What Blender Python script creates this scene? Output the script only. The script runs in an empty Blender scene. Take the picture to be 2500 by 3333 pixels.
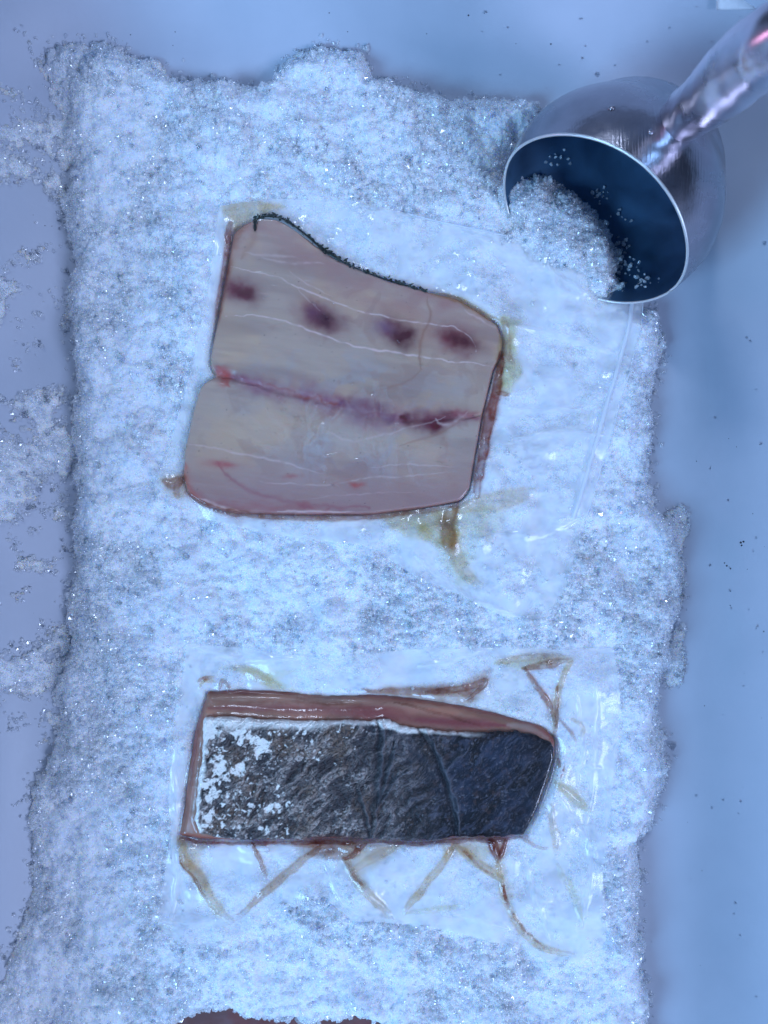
import bpy, math, random
import numpy as np
from mathutils import Vector

S = bpy.context.scene
C = S.collection
rng = np.random.default_rng(7)
random.seed(7)

# ------------------------------------------------------------------ camera
ZC, ZR = 0.68, 0.06                 # camera height, height of the ice surface (metres)
cam_d = bpy.data.cameras.new('camera')
cam = bpy.data.objects.new('camera', cam_d); C.objects.link(cam)
cam.location = (0, 0, ZC)
cam_d.sensor_fit = 'HORIZONTAL'; cam_d.sensor_width = 36
cam_d.lens = 36 * (ZC - ZR) / 0.625
cam_d.clip_start = 0.01; cam_d.clip_end = 50
cam_d.dof.use_dof = True; cam_d.dof.focus_distance = ZC - ZR; cam_d.dof.aperture_fstop = 7.0
S.camera = cam

# ------------------------------------------------------------------ light
W = bpy.data.worlds.new('World'); S.world = W; W.use_nodes = True
nt = W.node_tree; nt.nodes.clear()
N = nt.nodes.new; L = nt.links.new
out = N('ShaderNodeOutputWorld'); bg = N('ShaderNodeBackground')
tc = N('ShaderNodeTexCoord'); sep = N('ShaderNodeSeparateXYZ')
L(tc.outputs['Generated'], sep.inputs[0])
ramp = N('ShaderNodeValToRGB')
ramp.color_ramp.elements[0].position = 0.0; ramp.color_ramp.elements[0].color = (0.08, 0.12, 0.22, 1)
ramp.color_ramp.elements[1].position = 1.0; ramp.color_ramp.elements[1].color = (0.20, 0.38, 0.82, 1)
e = ramp.color_ramp.elements.new(0.55); e.color = (0.22, 0.34, 0.66, 1)
L(sep.outputs['Z'], ramp.inputs[0])
nz = N('ShaderNodeTexNoise'); nz.inputs['Scale'].default_value = 1.7; nz.inputs['Detail'].default_value = 3
L(tc.outputs['Generated'], nz.inputs['Vector'])
mr = N('ShaderNodeMapRange'); mr.inputs[1].default_value = 0.35; mr.inputs[2].default_value = 0.65
mr.inputs[3].default_value = 0.15; mr.inputs[4].default_value = 1.75
L(nz.outputs['Fac'], mr.inputs[0])
mul = N('ShaderNodeVectorMath'); mul.operation = 'SCALE'
L(ramp.outputs[0], mul.inputs[0]); L(mr.outputs[0], mul.inputs['Scale'])
L(mul.outputs[0], bg.inputs[0]); bg.inputs[1].default_value = 0.32
L(bg.outputs[0], out.inputs[0])

def area(name, loc, target, size, power, col, shape='RECTANGLE', sy=None):
    d = bpy.data.lights.new(name, 'AREA'); d.shape = shape; d.size = size
    if shape in ('RECTANGLE', 'ELLIPSE'): d.size_y = sy or size
    d.energy = power; d.color = col
    o = bpy.data.objects.new(name, d); C.objects.link(o); o.location = loc
    o.rotation_euler = (Vector(target) - Vector(loc)).to_track_quat('-Z', 'Y').to_euler()
    return o
area('key_opening_light', (2.1, -1.5, 2.2), (0, -0.05, 0.05), 1.1, 62, (0.53, 0.66, 1.03))
area('blue_opening_light', (-1.9, -1.5, 1.9), (0.1, -0.1, 0.05), 1.0, 66, (0.29, 0.60, 1.03))
area('glint_light', (-0.5, 1.5, 2.2), (0, 0, 0.05), 0.28, 11, (0.60, 0.74, 1.0))
area('pink_light', (-2.1, 0.0, 0.75), (0.3, 0, 0.10), 0.5, 4.0, (1.0, 0.50, 0.85))

S.view_settings.view_transform = 'Standard'; S.view_settings.look = 'None'
S.view_settings.exposure = 0.26; S.view_settings.gamma = 1.0
S.view_settings.use_curve_mapping = False
S.render.engine = 'CYCLES'
S.cycles.max_bounces = 22; S.cycles.diffuse_bounces = 16; S.cycles.glossy_bounces = 4
S.cycles.transmission_bounces = 8; S.cycles.transparent_max_bounces = 40
S.cycles.sample_clamp_indirect = 3.0; S.cycles.sample_clamp_direct = 0
S.cycles.use_denoising = True

# ------------------------------------------------------------------ helpers
K = 2500 / 1659.0                    # my trace of the photo is in a 1659 x 2212 frame
def wx(u, z=ZR): return (u * K - 1250) / 4000.0 * (ZC - z) / (ZC - ZR)
def wy(v, z=ZR): return -(v * K - 1666.5) / 4000.0 * (ZC - z) / (ZC - ZR)
def P(u, v, z=ZR): return (wx(u, z), wy(v, z), z)
def tag(o, label=None, cat=None, group=None, kind=None):
    if label: o['label'] = label
    if cat: o['category'] = cat
    if group: o['group'] = group
    if kind: o['kind'] = kind
    return o
def empty(name, loc):
    o = bpy.data.objects.new(name, None); C.objects.link(o); o.location = loc
    o.empty_display_size = 0.02
    return o
ILL = np.array([0.59, 0.79, 1.16])
def alb(r, g, b):
    """surface colour that shows as this sRGB under the bluish shade light"""
    c = np.array([r, g, b]) / 255.0
    lin = np.where(c <= 0.04045, c / 12.92, ((c + 0.055) / 1.055) ** 2.4)
    return np.clip(lin / ILL, 0.004, 0.92)

# ---- noise in numpy
def _hash(ix, iy, seed):
    h = (ix.astype(np.int64) * 374761393 + iy.astype(np.int64) * 668265263 + seed * 1442695041) & 0xFFFFFFFF
    h = ((h ^ (h >> 13)) * 1274126177) & 0xFFFFFFFF
    h = ((h ^ (h >> 16)) * 2246822519) & 0xFFFFFFFF
    return ((h ^ (h >> 15)) & 0xFFFFFF) / float(0xFFFFFF)
def vnoise(x, y, seed=0):
    ix = np.floor(x); iy = np.floor(y); fx = x - ix; fy = y - iy
    ux = fx * fx * fx * (fx * (fx * 6 - 15) + 10); uy = fy * fy * fy * (fy * (fy * 6 - 15) + 10)
    a = _hash(ix, iy, seed); b = _hash(ix + 1, iy, seed)
    c = _hash(ix, iy + 1, seed); d = _hash(ix + 1, iy + 1, seed)
    return (a * (1 - ux) + b * ux) * (1 - uy) + (c * (1 - ux) + d * ux) * uy
def fbm(x, y, size, octs=4, seed=0, gain=0.5):
    """noise in about -1..1 whose largest feature is size"""
    s = np.zeros_like(x); amp = 1.0; tot = 0; f = 1.0 / size
    for k in range(octs):
        a = 0.6 * k + 0.4
        xr = x * math.cos(a) - y * math.sin(a); yr = x * math.sin(a) + y * math.cos(a)
        s += amp * (vnoise(xr * f + 17.3 * k, yr * f - 9.1 * k, seed + k * 31) * 2 - 1)
        tot += amp; amp *= gain; f *= 2.07
    return s / tot * 1.5
def voro(x, y, size, seed=0):
    X = x / size; Y = y / size; ix = np.floor(X); iy = np.floor(Y)
    f1 = np.full_like(x, 9.0); f2 = np.full_like(x, 9.0); cid = np.zeros_like(x)
    for dx in (-1, 0, 1):
        for dy in (-1, 0, 1):
            cx = ix + dx; cy = iy + dy
            jx = cx + _hash(cx, cy, seed); jy = cy + _hash(cx, cy, seed + 5)
            d = np.hypot(X - jx, Y - jy); r = _hash(cx, cy, seed + 9)
            nearer = d < f1
            f2 = np.where(nearer, f1, np.minimum(f2, d))
            cid = np.where(nearer, r, cid); f1 = np.where(nearer, d, f1)
    return f1, f2, cid
def sst(a, b, x):
    t = np.clip((x - a) / (b - a), 0, 1); return t * t * (3 - 2 * t)
def sdist(x, y, poly):
    """signed distance to a closed polygon, inside positive"""
    d2 = np.full(x.shape, 1e9); ins = np.zeros(x.shape, bool); n = len(poly)
    for i in range(n):
        ax, ay = poly[i]; bx, by = poly[(i + 1) % n]
        ex, ey = bx - ax, by - ay; L2 = ex * ex + ey * ey + 1e-18
        t = np.clip(((x - ax) * ex + (y - ay) * ey) / L2, 0, 1)
        d2 = np.minimum(d2, (x - ax - t * ex) ** 2 + (y - ay - t * ey) ** 2)
        cr = (ay > y) != (by > y)
        with np.errstate(divide='ignore', invalid='ignore'):
            xi = ax + (y - ay) * ex / (ey if ey != 0 else 1e-18)
        ins ^= cr & (x < xi)
    d = np.sqrt(d2)
    return np.where(ins, d, -d)
def pdist(x, y, pts):
    """distance to an open polyline and the 0..1 position along it"""
    best = np.full(x.shape, 1e9); par = np.zeros(x.shape)
    seg = [math.hypot(pts[i + 1][0] - pts[i][0], pts[i + 1][1] - pts[i][1]) for i in range(len(pts) - 1)]
    tot = sum(seg); acc = 0
    for i in range(len(pts) - 1):
        ax, ay = pts[i]; bx, by = pts[i + 1]; ex, ey = bx - ax, by - ay
        t = np.clip(((x - ax) * ex + (y - ay) * ey) / (ex * ex + ey * ey + 1e-18), 0, 1)
        d = np.hypot(x - ax - t * ex, y - ay - t * ey)
        m = d < best; best = np.where(m, d, best); par = np.where(m, (acc + t * seg[i]) / tot, par)
        acc += seg[i]
    return best, par
def smooth_poly(pts, it=2):
    step = 14 if abs(pts[0][0]) > 2 else 0.006         # keep corners: add points along long edges first
    dn = []
    for i in range(len(pts)):
        a = pts[i]; b = pts[(i + 1) % len(pts)]; k = max(1, int(math.hypot(b[0] - a[0], b[1] - a[1]) / step))
        dn += [(a[0] + (b[0] - a[0]) * q / k, a[1] + (b[1] - a[1]) * q / k) for q in range(k)]
    pts = dn
    for _ in range(it):
        q = []
        for i in range(len(pts)):
            a = pts[i]; b = pts[(i + 1) % len(pts)]
            q += [(a[0] * .75 + b[0] * .25, a[1] * .75 + b[1] * .25), (a[0] * .25 + b[0] * .75, a[1] * .25 + b[1] * .75)]
        pts = q
    return pts
def smooth_line(pts, it=2):
    for _ in range(it):
        q = [pts[0]]
        for a, b in zip(pts[:-1], pts[1:]):
            q += [(a[0] * .75 + b[0] * .25, a[1] * .75 + b[1] * .25), (a[0] * .25 + b[0] * .75, a[1] * .25 + b[1] * .75)]
        pts = q + [pts[-1]]
    return pts
def blur(a, r):
    """three box passes"""
    for _ in range(3):
        for ax in (0, 1):
            p = np.pad(a, [(r + 1, r) if k == ax else (0, 0) for k in (0, 1)], mode='edge')
            c = np.cumsum(p, axis=ax)
            n = a.shape[ax]
            hi = np.take(c, range(2 * r + 1, 2 * r + 1 + n), axis=ax); lo = np.take(c, range(0, n), axis=ax)
            a = (hi - lo) / (2 * r + 1)
    return a
def mesh_from(name, verts, faces, mat, parent=None, smooth=True, attrs=None):
    """faces: (n,4) or (n,3) int array"""
    me = bpy.data.meshes.new(name)
    k = faces.shape[1]
    me.vertices.add(len(verts)); me.vertices.foreach_set('co', np.ascontiguousarray(verts, np.float32).ravel())
    me.loops.add(faces.size); me.loops.foreach_set('vertex_index', faces.astype(np.int32).ravel())
    me.polygons.add(len(faces)); me.polygons.foreach_set('loop_start', np.arange(0, faces.size, k, dtype=np.int32))
    me.update(calc_edges=True); me.validate()
    if smooth: me.polygons.foreach_set('use_smooth', np.ones(len(me.polygons), bool))
    for an, (typ, data) in (attrs or {}).items():
        at = me.attributes.new(an, typ, 'POINT')
        if typ == 'FLOAT_COLOR':
            d = np.ones((len(verts), 4), np.float32); d[:, :data.shape[1]] = data
            at.data.foreach_set('color', d.ravel())
        else: at.data.foreach_set('value', np.ascontiguousarray(data, np.float32))
    me.materials.append(mat)
    o = bpy.data.objects.new(name, me); C.objects.link(o)
    if parent: o.parent = parent; o.matrix_parent_inverse = parent.matrix_world.inverted()
    return o
def place(o, parent):
    """geometry is in world space: parent to an empty and keep it where it is"""
    o.parent = parent; o.location = Vector((0, 0, 0)) - parent.location
    return o
def grid_xy(x0, x1, y0, y1, step):
    xs = np.arange(x0, x1 + step / 2, step); ys = np.arange(y0, y1 + step / 2, step)
    return np.meshgrid(xs, ys, indexing='ij')
def grid_faces(keep):
    """quads of the grid whose four corners are kept; returns faces and the kept vertex order"""
    nx, ny = keep.shape
    idx = np.arange(nx * ny).reshape(nx, ny)
    q = keep[:-1, :-1] & keep[1:, :-1] & keep[1:, 1:] & keep[:-1, 1:]
    f = np.stack([idx[:-1, :-1][q], idx[1:, :-1][q], idx[1:, 1:][q], idx[:-1, 1:][q]], 1)
    used = np.unique(f); re = np.full(nx * ny, -1); re[used] = np.arange(len(used))
    return re[f], used
def heightfield(name, X, Y, Z, keep, mat, parent=None, attrs=None, bottom=None):
    f, used = grid_faces(keep)
    V = np.stack([X.ravel()[used], Y.ravel()[used], Z.ravel()[used]], 1)
    A = {k: (t, d.reshape(-1, d.shape[-1])[used] if d.ndim == 3 else d.ravel()[used]) for k, (t, d) in (attrs or {}).items()}
    if bottom is not None:
        n = len(V); B = V.copy(); B[:, 2] = bottom
        e = np.concatenate([f[:, [0, 1]], f[:, [1, 2]], f[:, [2, 3]], f[:, [3, 0]]])
        key = np.sort(e, 1); key = key[:, 0] * (n + 1) + key[:, 1]
        u, inv, cnt = np.unique(key, return_inverse=True, return_counts=True)
        be = e[cnt[inv] == 1]
        side = np.stack([be[:, 1], be[:, 0], be[:, 0] + n, be[:, 1] + n], 1)
        f = np.concatenate([f, f[:, ::-1] + n, side]); V = np.concatenate([V, B])
        A = {k: (t, np.concatenate([d, d])) for k, (t, d) in A.items()}
    o = mesh_from(name, V, f, mat, None, True, A)
    if parent: place(o, parent)
    return o
def tube(path, radii, seg=16, close=True):
    """verts, quads of a tube round a 3-D path"""
    path = [Vector(p) for p in path]; V = []; F = []
    up = Vector((0.3, 0.2, 1)).normalized()
    for i, p in enumerate(path):
        t = (path[min(i + 1, len(path) - 1)] - path[max(i - 1, 0)]).normalized()
        s = t.cross(up).normalized(); w = s.cross(t)
        for k in range(seg):
            a = 2 * math.pi * k / seg
            V.append(p + (s * math.cos(a) + w * math.sin(a)) * radii[i])
    for i in range(len(path) - 1):
        for k in range(seg):
            F.append([i * seg + k, i * seg + (k + 1) % seg, (i + 1) * seg + (k + 1) % seg, (i + 1) * seg + k])
    return np.array([tuple(v) for v in V]), np.array(F)

# ---- node helpers
def newmat(name):
    m = bpy.data.materials.new(name); m.use_nodes = True; t = m.node_tree; t.nodes.clear()
    o = t.nodes.new('ShaderNodeOutputMaterial'); return m, t, o
def pr(t, **kw):
    b = t.nodes.new('ShaderNodeBsdfPrincipled')
    for k, v in kw.items():
        b.inputs[k.replace('_', ' ')].default_value = v
    return b
def tex(t, kind, scale, **kw):
    n = t.nodes.new(kind); n.inputs['Scale'].default_value = scale
    for k, v in kw.items(): n.inputs[k].default_value = v
    c = t.nodes.new('ShaderNodeTexCoord'); t.links.new(c.outputs['Object'], n.inputs['Vector'])
    return n
def bump(t, h, dist, strength=1.0, normal=None):
    b = t.nodes.new('ShaderNodeBump'); b.inputs['Distance'].default_value = dist; b.inputs['Strength'].default_value = strength
    t.links.new(h, b.inputs['Height'])
    if normal: t.links.new(normal, b.inputs['Normal'])
    return b
def attr(t, name):
    a = t.nodes.new('ShaderNodeAttribute'); a.attribute_name = name; return a
def rng_map(t, sock, a, b, c, d):
    m = t.nodes.new('ShaderNodeMapRange')
    for i, v in enumerate((a, b, c, d)): m.inputs[i + 1].default_value = v
    t.links.new(sock, m.inputs[0]); return m
def mixc(t, fac, c1, c2):
    m = t.nodes.new('ShaderNodeMix'); m.data_type = 'RGBA'
    t.links.new(fac, m.inputs[0])
    for s, c in ((6, c1), (7, c2)):
        if hasattr(c, 'is_linked') or hasattr(c, 'links'): t.links.new(c, m.inputs[s])
        else: m.inputs[s].default_value = (*c, 1)
    return m.outputs[2]

# ------------------------------------------------------------------ materials
# tub plastic
mt, t, o = newmat('white_tub_plastic')
n = tex(t, 'ShaderNodeTexNoise', 9, Detail=5)
n2 = tex(t, 'ShaderNodeTexNoise', 240, Detail=3)
col = mixc(t, rng_map(t, n.outputs['Fac'], .35, .65, 0, 1).outputs[0], (0.43, 0.47, 0.54), (0.50, 0.53, 0.60))
b = pr(t, Roughness=0.33, IOR=1.5); t.links.new(col, b.inputs['Base Color'])
t.links.new(rng_map(t, n.outputs['Fac'], .3, .7, .45, .62).outputs[0], b.inputs['Roughness'])
t.links.new(bump(t, n2.outputs['Fac'], 0.0003, 0.25).outputs[0], b.inputs['Normal'])
t.links.new(b.outputs[0], o.inputs[0]); M_TUB = mt

# packed ice
mi, t, o = newmat('packed_ice')
a = attr(t, 'pack')
n = tex(t, 'ShaderNodeTexNoise', 55, Detail=6, Roughness=0.65)
v = tex(t, 'ShaderNodeTexVoronoi', 520)
v2 = tex(t, 'ShaderNodeTexNoise', 900, Detail=3)
cl = mixc(t, rng_map(t, n.outputs['Fac'], .36, .62, 0, 1).outputs[0], (0.74, 0.79, 0.85), (0.89, 0.91, 0.93))
b = pr(t, Roughness=0.3, IOR=1.31, Subsurface_Weight=1.0, Subsurface_Scale=0.008)
b.inputs['Subsurface Radius'].default_value = (0.7, 0.9, 1.2)
t.links.new(cl, b.inputs['Base Color'])
bn = bump(t, v.outputs['Distance'], 0.0012, 0.7)
bn2 = bump(t, v2.outputs['Fac'], 0.0006, 0.5, bn.outputs[0])
t.links.new(bn2.outputs[0], b.inputs['Normal'])
t.links.new(b.outputs[0], o.inputs[0]); M_ICE = mi

# clear wet grains
mg, t, o = newmat('wet_ice_grain')
g = pr(t, Roughness=0.05, IOR=1.31, Transmission_Weight=1.0); g.inputs['Base Color'].default_value = (0.97, 0.985, 1, 1)
tr = t.nodes.new('ShaderNodeBsdfTransparent'); tr.inputs['Color'].default_value = (0.97, 0.985, 1, 1)
df = t.nodes.new('ShaderNodeBsdfDiffuse'); df.inputs['Color'].default_value = (0.98, 0.985, 0.99, 1)
tl = t.nodes.new('ShaderNodeBsdfTranslucent'); tl.inputs['Color'].default_value = (0.98, 0.985, 0.99, 1)
oi = t.nodes.new('ShaderNodeObjectInfo')
def mix2(f, a_, b_):
    m_ = t.nodes.new('ShaderNodeMixShader')
    if isinstance(f, float): m_.inputs[0].default_value = f
    else: t.links.new(f, m_.inputs[0])
    t.links.new(a_, m_.inputs[1]); t.links.new(b_, m_.inputs[2]); return m_.outputs[0]
body_ = mix2(rng_map(t, oi.outputs['Random'], 0, 1, .25, .9).outputs[0], tr.outputs[0], mix2(0.5, df.outputs[0], tl.outputs[0]))
gs = t.nodes.new('ShaderNodeBsdfGlossy'); gs.inputs['Roughness'].default_value = 0.12
lw = t.nodes.new('ShaderNodeLayerWeight'); lw.inputs['Blend'].default_value = 0.5
pw = t.nodes.new('ShaderNodeMath'); pw.operation = 'POWER'; pw.inputs[1].default_value = 4.0; t.links.new(lw.outputs['Facing'], pw.inputs[0])
wet = mix2(rng_map(t, pw.outputs[0], 0, 1, .10, .6).outputs[0], body_, gs.outputs[0])
gt = t.nodes.new('ShaderNodeMath'); gt.operation = 'GREATER_THAN'; gt.inputs[1].default_value = 0.94; t.links.new(oi.outputs['Random'], gt.inputs[0])
t.links.new(mix2(gt.outputs[0], wet, g.outputs[0]), o.inputs[0]); M_GRAIN = mg

# fish, colour comes from what is modelled per point
def fish_mat(name, rough, coat, bscale, bdist, sss=0.3):
    m, t, o = newmat(name)
    a = attr(t, 'tone'); n = tex(t, 'ShaderNodeTexNoise', bscale, Detail=4)
    b = pr(t, Roughness=rough, Coat_Weight=coat, Specular_IOR_Level=0.18 if sss == 0 else 0.5, Coat_Roughness=0.12, Subsurface_Weight=sss, Subsurface_Scale=0.003)
    t.links.new(a.outputs['Color'], b.inputs['Base Color'])
    t.links.new(bump(t, n.outputs['Fac'], bdist, 0.4).outputs[0], b.inputs['Normal'])
    t.links.new(b.outputs[0], o.inputs[0]); return m
M_FLESH = fish_mat('raw_fish_flesh', 0.5, 0.1, 260, 0.0003, 0.4)
M_SKIN = fish_mat('scaly_fish_skin', 0.45, 0.0, 900, 0.0003, 0.0)
M_DARK = fish_mat('dark_fish_skin', 0.35, 0.3, 700, 0.0004, 0.0)

# plastic film, juice trapped under it
mf, t, o = newmat('clear_bag_film')
aj = attr(t, 'juice'); ah = attr(t, 'haze')
tr = t.nodes.new('ShaderNodeBsdfTransparent'); t.links.new(aj.outputs['Color'], tr.inputs['Color'])
df = t.nodes.new('ShaderNodeBsdfDiffuse')
tl = t.nodes.new('ShaderNodeBsdfTranslucent')
hc = mixc(t, ah.outputs['Fac'], (0.9, 0.92, 0.95), (0.9, 0.92, 0.95))
t.links.new(aj.outputs['Color'], df.inputs['Color']); t.links.new(aj.outputs['Color'], tl.inputs['Color'])
m0 = t.nodes.new('ShaderNodeMixShader'); m0.inputs[0].default_value = 0.35
t.links.new(df.outputs[0], m0.inputs[1]); t.links.new(tl.outputs[0], m0.inputs[2])
m1 = t.nodes.new('ShaderNodeMixShader'); t.links.new(ah.outputs['Fac'], m1.inputs[0])
t.links.new(tr.outputs[0], m1.inputs[1]); t.links.new(m0.outputs[0], m1.inputs[2])
gl = t.nodes.new('ShaderNodeBsdfGlossy'); gl.inputs['Roughness'].default_value = 0.13
lw = t.nodes.new('ShaderNodeLayerWeight'); lw.inputs['Blend'].default_value = 0.5
pw = t.nodes.new('ShaderNodeMath'); pw.operation = 'POWER'; pw.inputs[1].default_value = 4.5; t.links.new(lw.outputs['Facing'], pw.inputs[0])
fr = rng_map(t, pw.outputs[0], 0, 1, .028, .9)
n = tex(t, 'ShaderNodeTexNoise', 70, Detail=4)
bb = bump(t, n.outputs['Fac'], 0.0018, 0.34)
t.links.new(bb.outputs[0], gl.inputs['Normal']); t.links.new(bb.outputs[0], lw.inputs['Normal'])
m2 = t.nodes.new('ShaderNodeMixShader'); t.links.new(fr.outputs[0], m2.inputs[0])
t.links.new(m1.outputs[0], m2.inputs[1]); t.links.new(gl.outputs[0], m2.inputs[2])
t.links.new(m2.outputs[0], o.inputs[0]); M_FILM = mf

# clear seal strip
ms, t, o = newmat('film_edge')
b = pr(t, Roughness=0.2, IOR=1.45, Alpha=0.5); b.inputs['Base Color'].default_value = (0.85, 0.9, 0.95, 1)
t.links.new(b.outputs[0], o.inputs[0]); M_EDGE = ms

# metals
def metal(name, base, r0, r1, streak, dent):
    m, t, o = newmat(name)
    c = t.nodes.new('ShaderNodeTexCoord'); mp = t.nodes.new('ShaderNodeMapping')
    mp.inputs['Rotation'].default_value = (0, 0, math.radians(-52)); mp.inputs['Scale'].default_value = (900, 30, 60)
    t.links.new(c.outputs['Object'], mp.inputs[0])
    n = t.nodes.new('ShaderNodeTexNoise'); n.inputs['Scale'].default_value = 1; n.inputs['Detail'].default_value = 4
    t.links.new(mp.outputs[0], n.inputs['Vector'])
    n2 = tex(t, 'ShaderNodeTexNoise', 32, Detail=5)
    b = pr(t, Metallic=1.0)
    cc = mixc(t, rng_map(t, n2.outputs['Fac'], .35, .65, 0, 1).outputs[0], tuple(x * .78 for x in base), base)
    t.links.new(cc, b.inputs['Base Color'])
    t.links.new(rng_map(t, n2.outputs['Fac'], .3, .7, r0, r1).outputs[0], b.inputs['Roughness'])
    b1 = bump(t, n.outputs['Fac'], 0.0002, streak); b2 = bump(t, n2.outputs['Fac'], 0.0025, dent, b1.outputs[0])
    t.links.new(b2.outputs[0], b.inputs['Normal']); t.links.new(b.outputs[0], o.inputs[0]); return m
M_STEEL = metal('brushed_steel', (0.44, 0.42, 0.46), 0.18, 0.32, 0.8, 0.45)
M_INNER = metal('shaded_inner_steel', (0.10, 0.20, 0.32), 0.5, 0.7, 0.2, 0.2)  # scoop interior: its shade is put into the steel colour
M_HANDLE = metal('cast_metal', (0.80, 0.75, 0.82), 0.24, 0.36, 0.2, 0.30)
def simple(name, colr, rough, **kw):
    m, t, o = newmat(name); n = tex(t, 'ShaderNodeTexNoise', 300, Detail=3)
    b = pr(t, Roughness=rough, **kw)
    cc = mixc(t, n.outputs['Fac'], tuple(x * .85 for x in colr), colr); t.links.new(cc, b.inputs['Base Color'])
    t.links.new(b.outputs[0], o.inputs[0]); return m
M_RIM = simple('worn_metal_edge', (0.75, 0.76, 0.74), 0.35, Metallic=0.7)
M_WHITE = simple('white_sticker', (0.9, 0.9, 0.9), 0.5)
M_DIRT = simple('dark_grit', (0.03, 0.03, 0.04), 0.6)
md, t, o = newmat('water'); b = pr(t, Roughness=0.02, IOR=1.33, Transmission_Weight=1.0)
b.inputs['Base Color'].default_value = (0.97, 0.98, 1, 1); t.links.new(b.outputs[0], o.inputs[0]); M_WATER = md

# ------------------------------------------------------------------ tub
TX0, TX1, TY0, TY1, TR = -0.236, 0.272, -0.60, 0.345, 0.05
RF = 0.11                            # radius of the floor to wall curve
def tub_z(x, y):
    cx, cy = (TX0 + TX1) / 2, (TY0 + TY1) / 2
    hx, hy = (TX1 - TX0) / 2 - TR, (TY1 - TY0) / 2 - TR
    qx = np.abs(x - cx) - hx; qy = np.abs(y - cy) - hy
    d = np.hypot(np.maximum(qx, 0), np.maximum(qy, 0)) + np.minimum(np.maximum(qx, qy), 0) - TR
    d = np.clip(d, 0, RF * 0.93)
    return 0.028 + RF - np.sqrt(RF * RF - d * d)
def ring(off, z, n=40):
    cx, cy = (TX0 + TX1) / 2, (TY0 + TY1) / 2
    hx, hy = (TX1 - TX0) / 2 - TR, (TY1 - TY0) / 2 - TR; R = TR + off; pts = []
    for q, (sx, sy) in enumerate(((1, 1), (-1, 1), (-1, -1), (1, -1))):
        for k in range(n):
            a = math.pi / 2 * q + math.pi / 2 * k / (n - 1)
            pts.append((cx + sx * hx + R * math.cos(a), cy + sy * hy + R * math.sin(a), z))
    return pts
rings = [ring(-0.069, 0.028)]
for k in range(0, 25):
    a = math.radians(78) * k / 24; rings.append(ring(RF * math.sin(a), 0.028 + RF * (1 - math.cos(a))))
xo, zo = RF * math.sin(math.radians(78)), 0.028 + RF * (1 - math.cos(math.radians(78)))
for k in range(1, 8): rings.append(ring(xo + 0.026 * k / 7, zo + 0.12 * k / 7))
rings += [ring(xo + .028, zo + .125), ring(xo + .033, zo + .128), ring(xo + .055, zo + .128), ring(xo + .058, zo + .124), ring(xo + .058, zo + .11),
          ring(xo + .052, zo + .11), ring(xo + .050, zo + .118), ring(xo + .034, zo + .118), ring(xo + .004, zo), ring(0.07, 0.03), ring(0.0, 0.020), ring(-0.069, 0.020)]
m = len(rings[0]); V = np.array([p for r in rings for p in r]); F = []
for i in range(len(rings) - 1):
    for k in range(m): F.append([i * m + k, i * m + (k + 1) % m, (i + 1) * m + (k + 1) % m, (i + 1) * m + k])
# floor caps
F = np.array(F)
tub = mesh_from('plastic_tub', V, F, M_TUB)
tag(tub, 'large white plastic tub with rounded sides, filled with crushed ice', 'tub')
def cap(z, flip):
    r = ring(-0.069, z); c = ((TX0 + TX1) / 2, (TY0 + TY1) / 2, z); V = np.array([c] + r); n = len(r)
    F = np.array([[0, 1 + k, 1 + (k + 1) % n] for k in range(n)]); return V, (F[:, ::-1] if flip else F)
fv, ff = cap(0.028, False)
mesh_from('tub_floor', fv, ff, M_TUB, tub, smooth=False)

# ------------------------------------------------------------------ outlines traced in plan
def W2(pts): return [(wx(u), wy(v)) for u, v in pts]
ICE = W2([(92, 150), (110, 100), (200, 75), (300, 105), (420, 135), (560, 140), (640, 70), (700, 62), (770, 75), (800, 135), (930, 165), (1060, 175), (1180, 192),
          (1160, 260), (1110, 330), (1096, 372), (1130, 372), (1190, 392), (1250, 425), (1300, 480), (1330, 550), (1346, 605), (1400, 640), (1440, 660), (1452, 720), (1440, 800), (1428, 880), (1432, 1000), (1440, 1080), (1480, 1130), (1496, 1220), (1492, 1330),
          (1478, 1390), (1480, 1450), (1452, 1480), (1452, 1600), (1470, 1680), (1440, 1780), (1412, 1850), (1410, 1980), (1420, 2212), (1430, 2420),
          (-80, 2420), (-30, 2212), (10, 2100), (45, 1960), (55, 1850), (60, 1700), (95, 1620), (88, 1500), (118, 1400), (128, 1250), (136, 1100), (132, 1000), (136, 860), (128, 760), (122, 640),
          (128, 520), (112, 420), (130, 330), (120, 240)])
HOLE = W2([(u_, v_ + 34) for u_, v_ in ((330, 2275), (360, 2225), (400, 2196), (470, 2184), (520, 2196), (570, 2214), (640, 2226), (700, 2212), (760, 2210), (820, 2222), (850, 2270), (700, 2330), (400, 2330))])
FISH1 = smooth_poly(W2([(503, 500), (525, 482), (556, 467), (600, 470), (640, 492), (680, 526), (735, 562), (790, 586), (840, 605), (925, 628), (985, 641), (1030, 668), (1075, 700), (1088, 735), (1084, 768), (1068, 795),
          (1052, 860), (1042, 900), (1030, 975), (1015, 1060), (995, 1083), (910, 1098), (800, 1111), (640, 1112), (500, 1108), (440, 1093), (405, 1070), (393, 1030), (397, 970), (412, 900), (425, 850), (436, 828), (464, 810),
          (452, 793), (454, 760), (468, 690), (484, 600)]), 1)
FISH2 = smooth_poly(W2([(440, 1550), (500, 1548), (600, 1556), (720, 1557), (815, 1556), (835, 1551), (870, 1568), (960, 1580), (1050, 1582), (1110, 1578), (1160, 1588), (1194, 1606), (1197, 1635), (1180, 1690), (1160, 1745), (1132, 1798),
          (1080, 1806), (1000, 1806), (900, 1816), (800, 1810), (700, 1808), (600, 1812), (500, 1812), (434, 1800), (420, 1775), (428, 1700), (437, 1620)]), 1)
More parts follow.
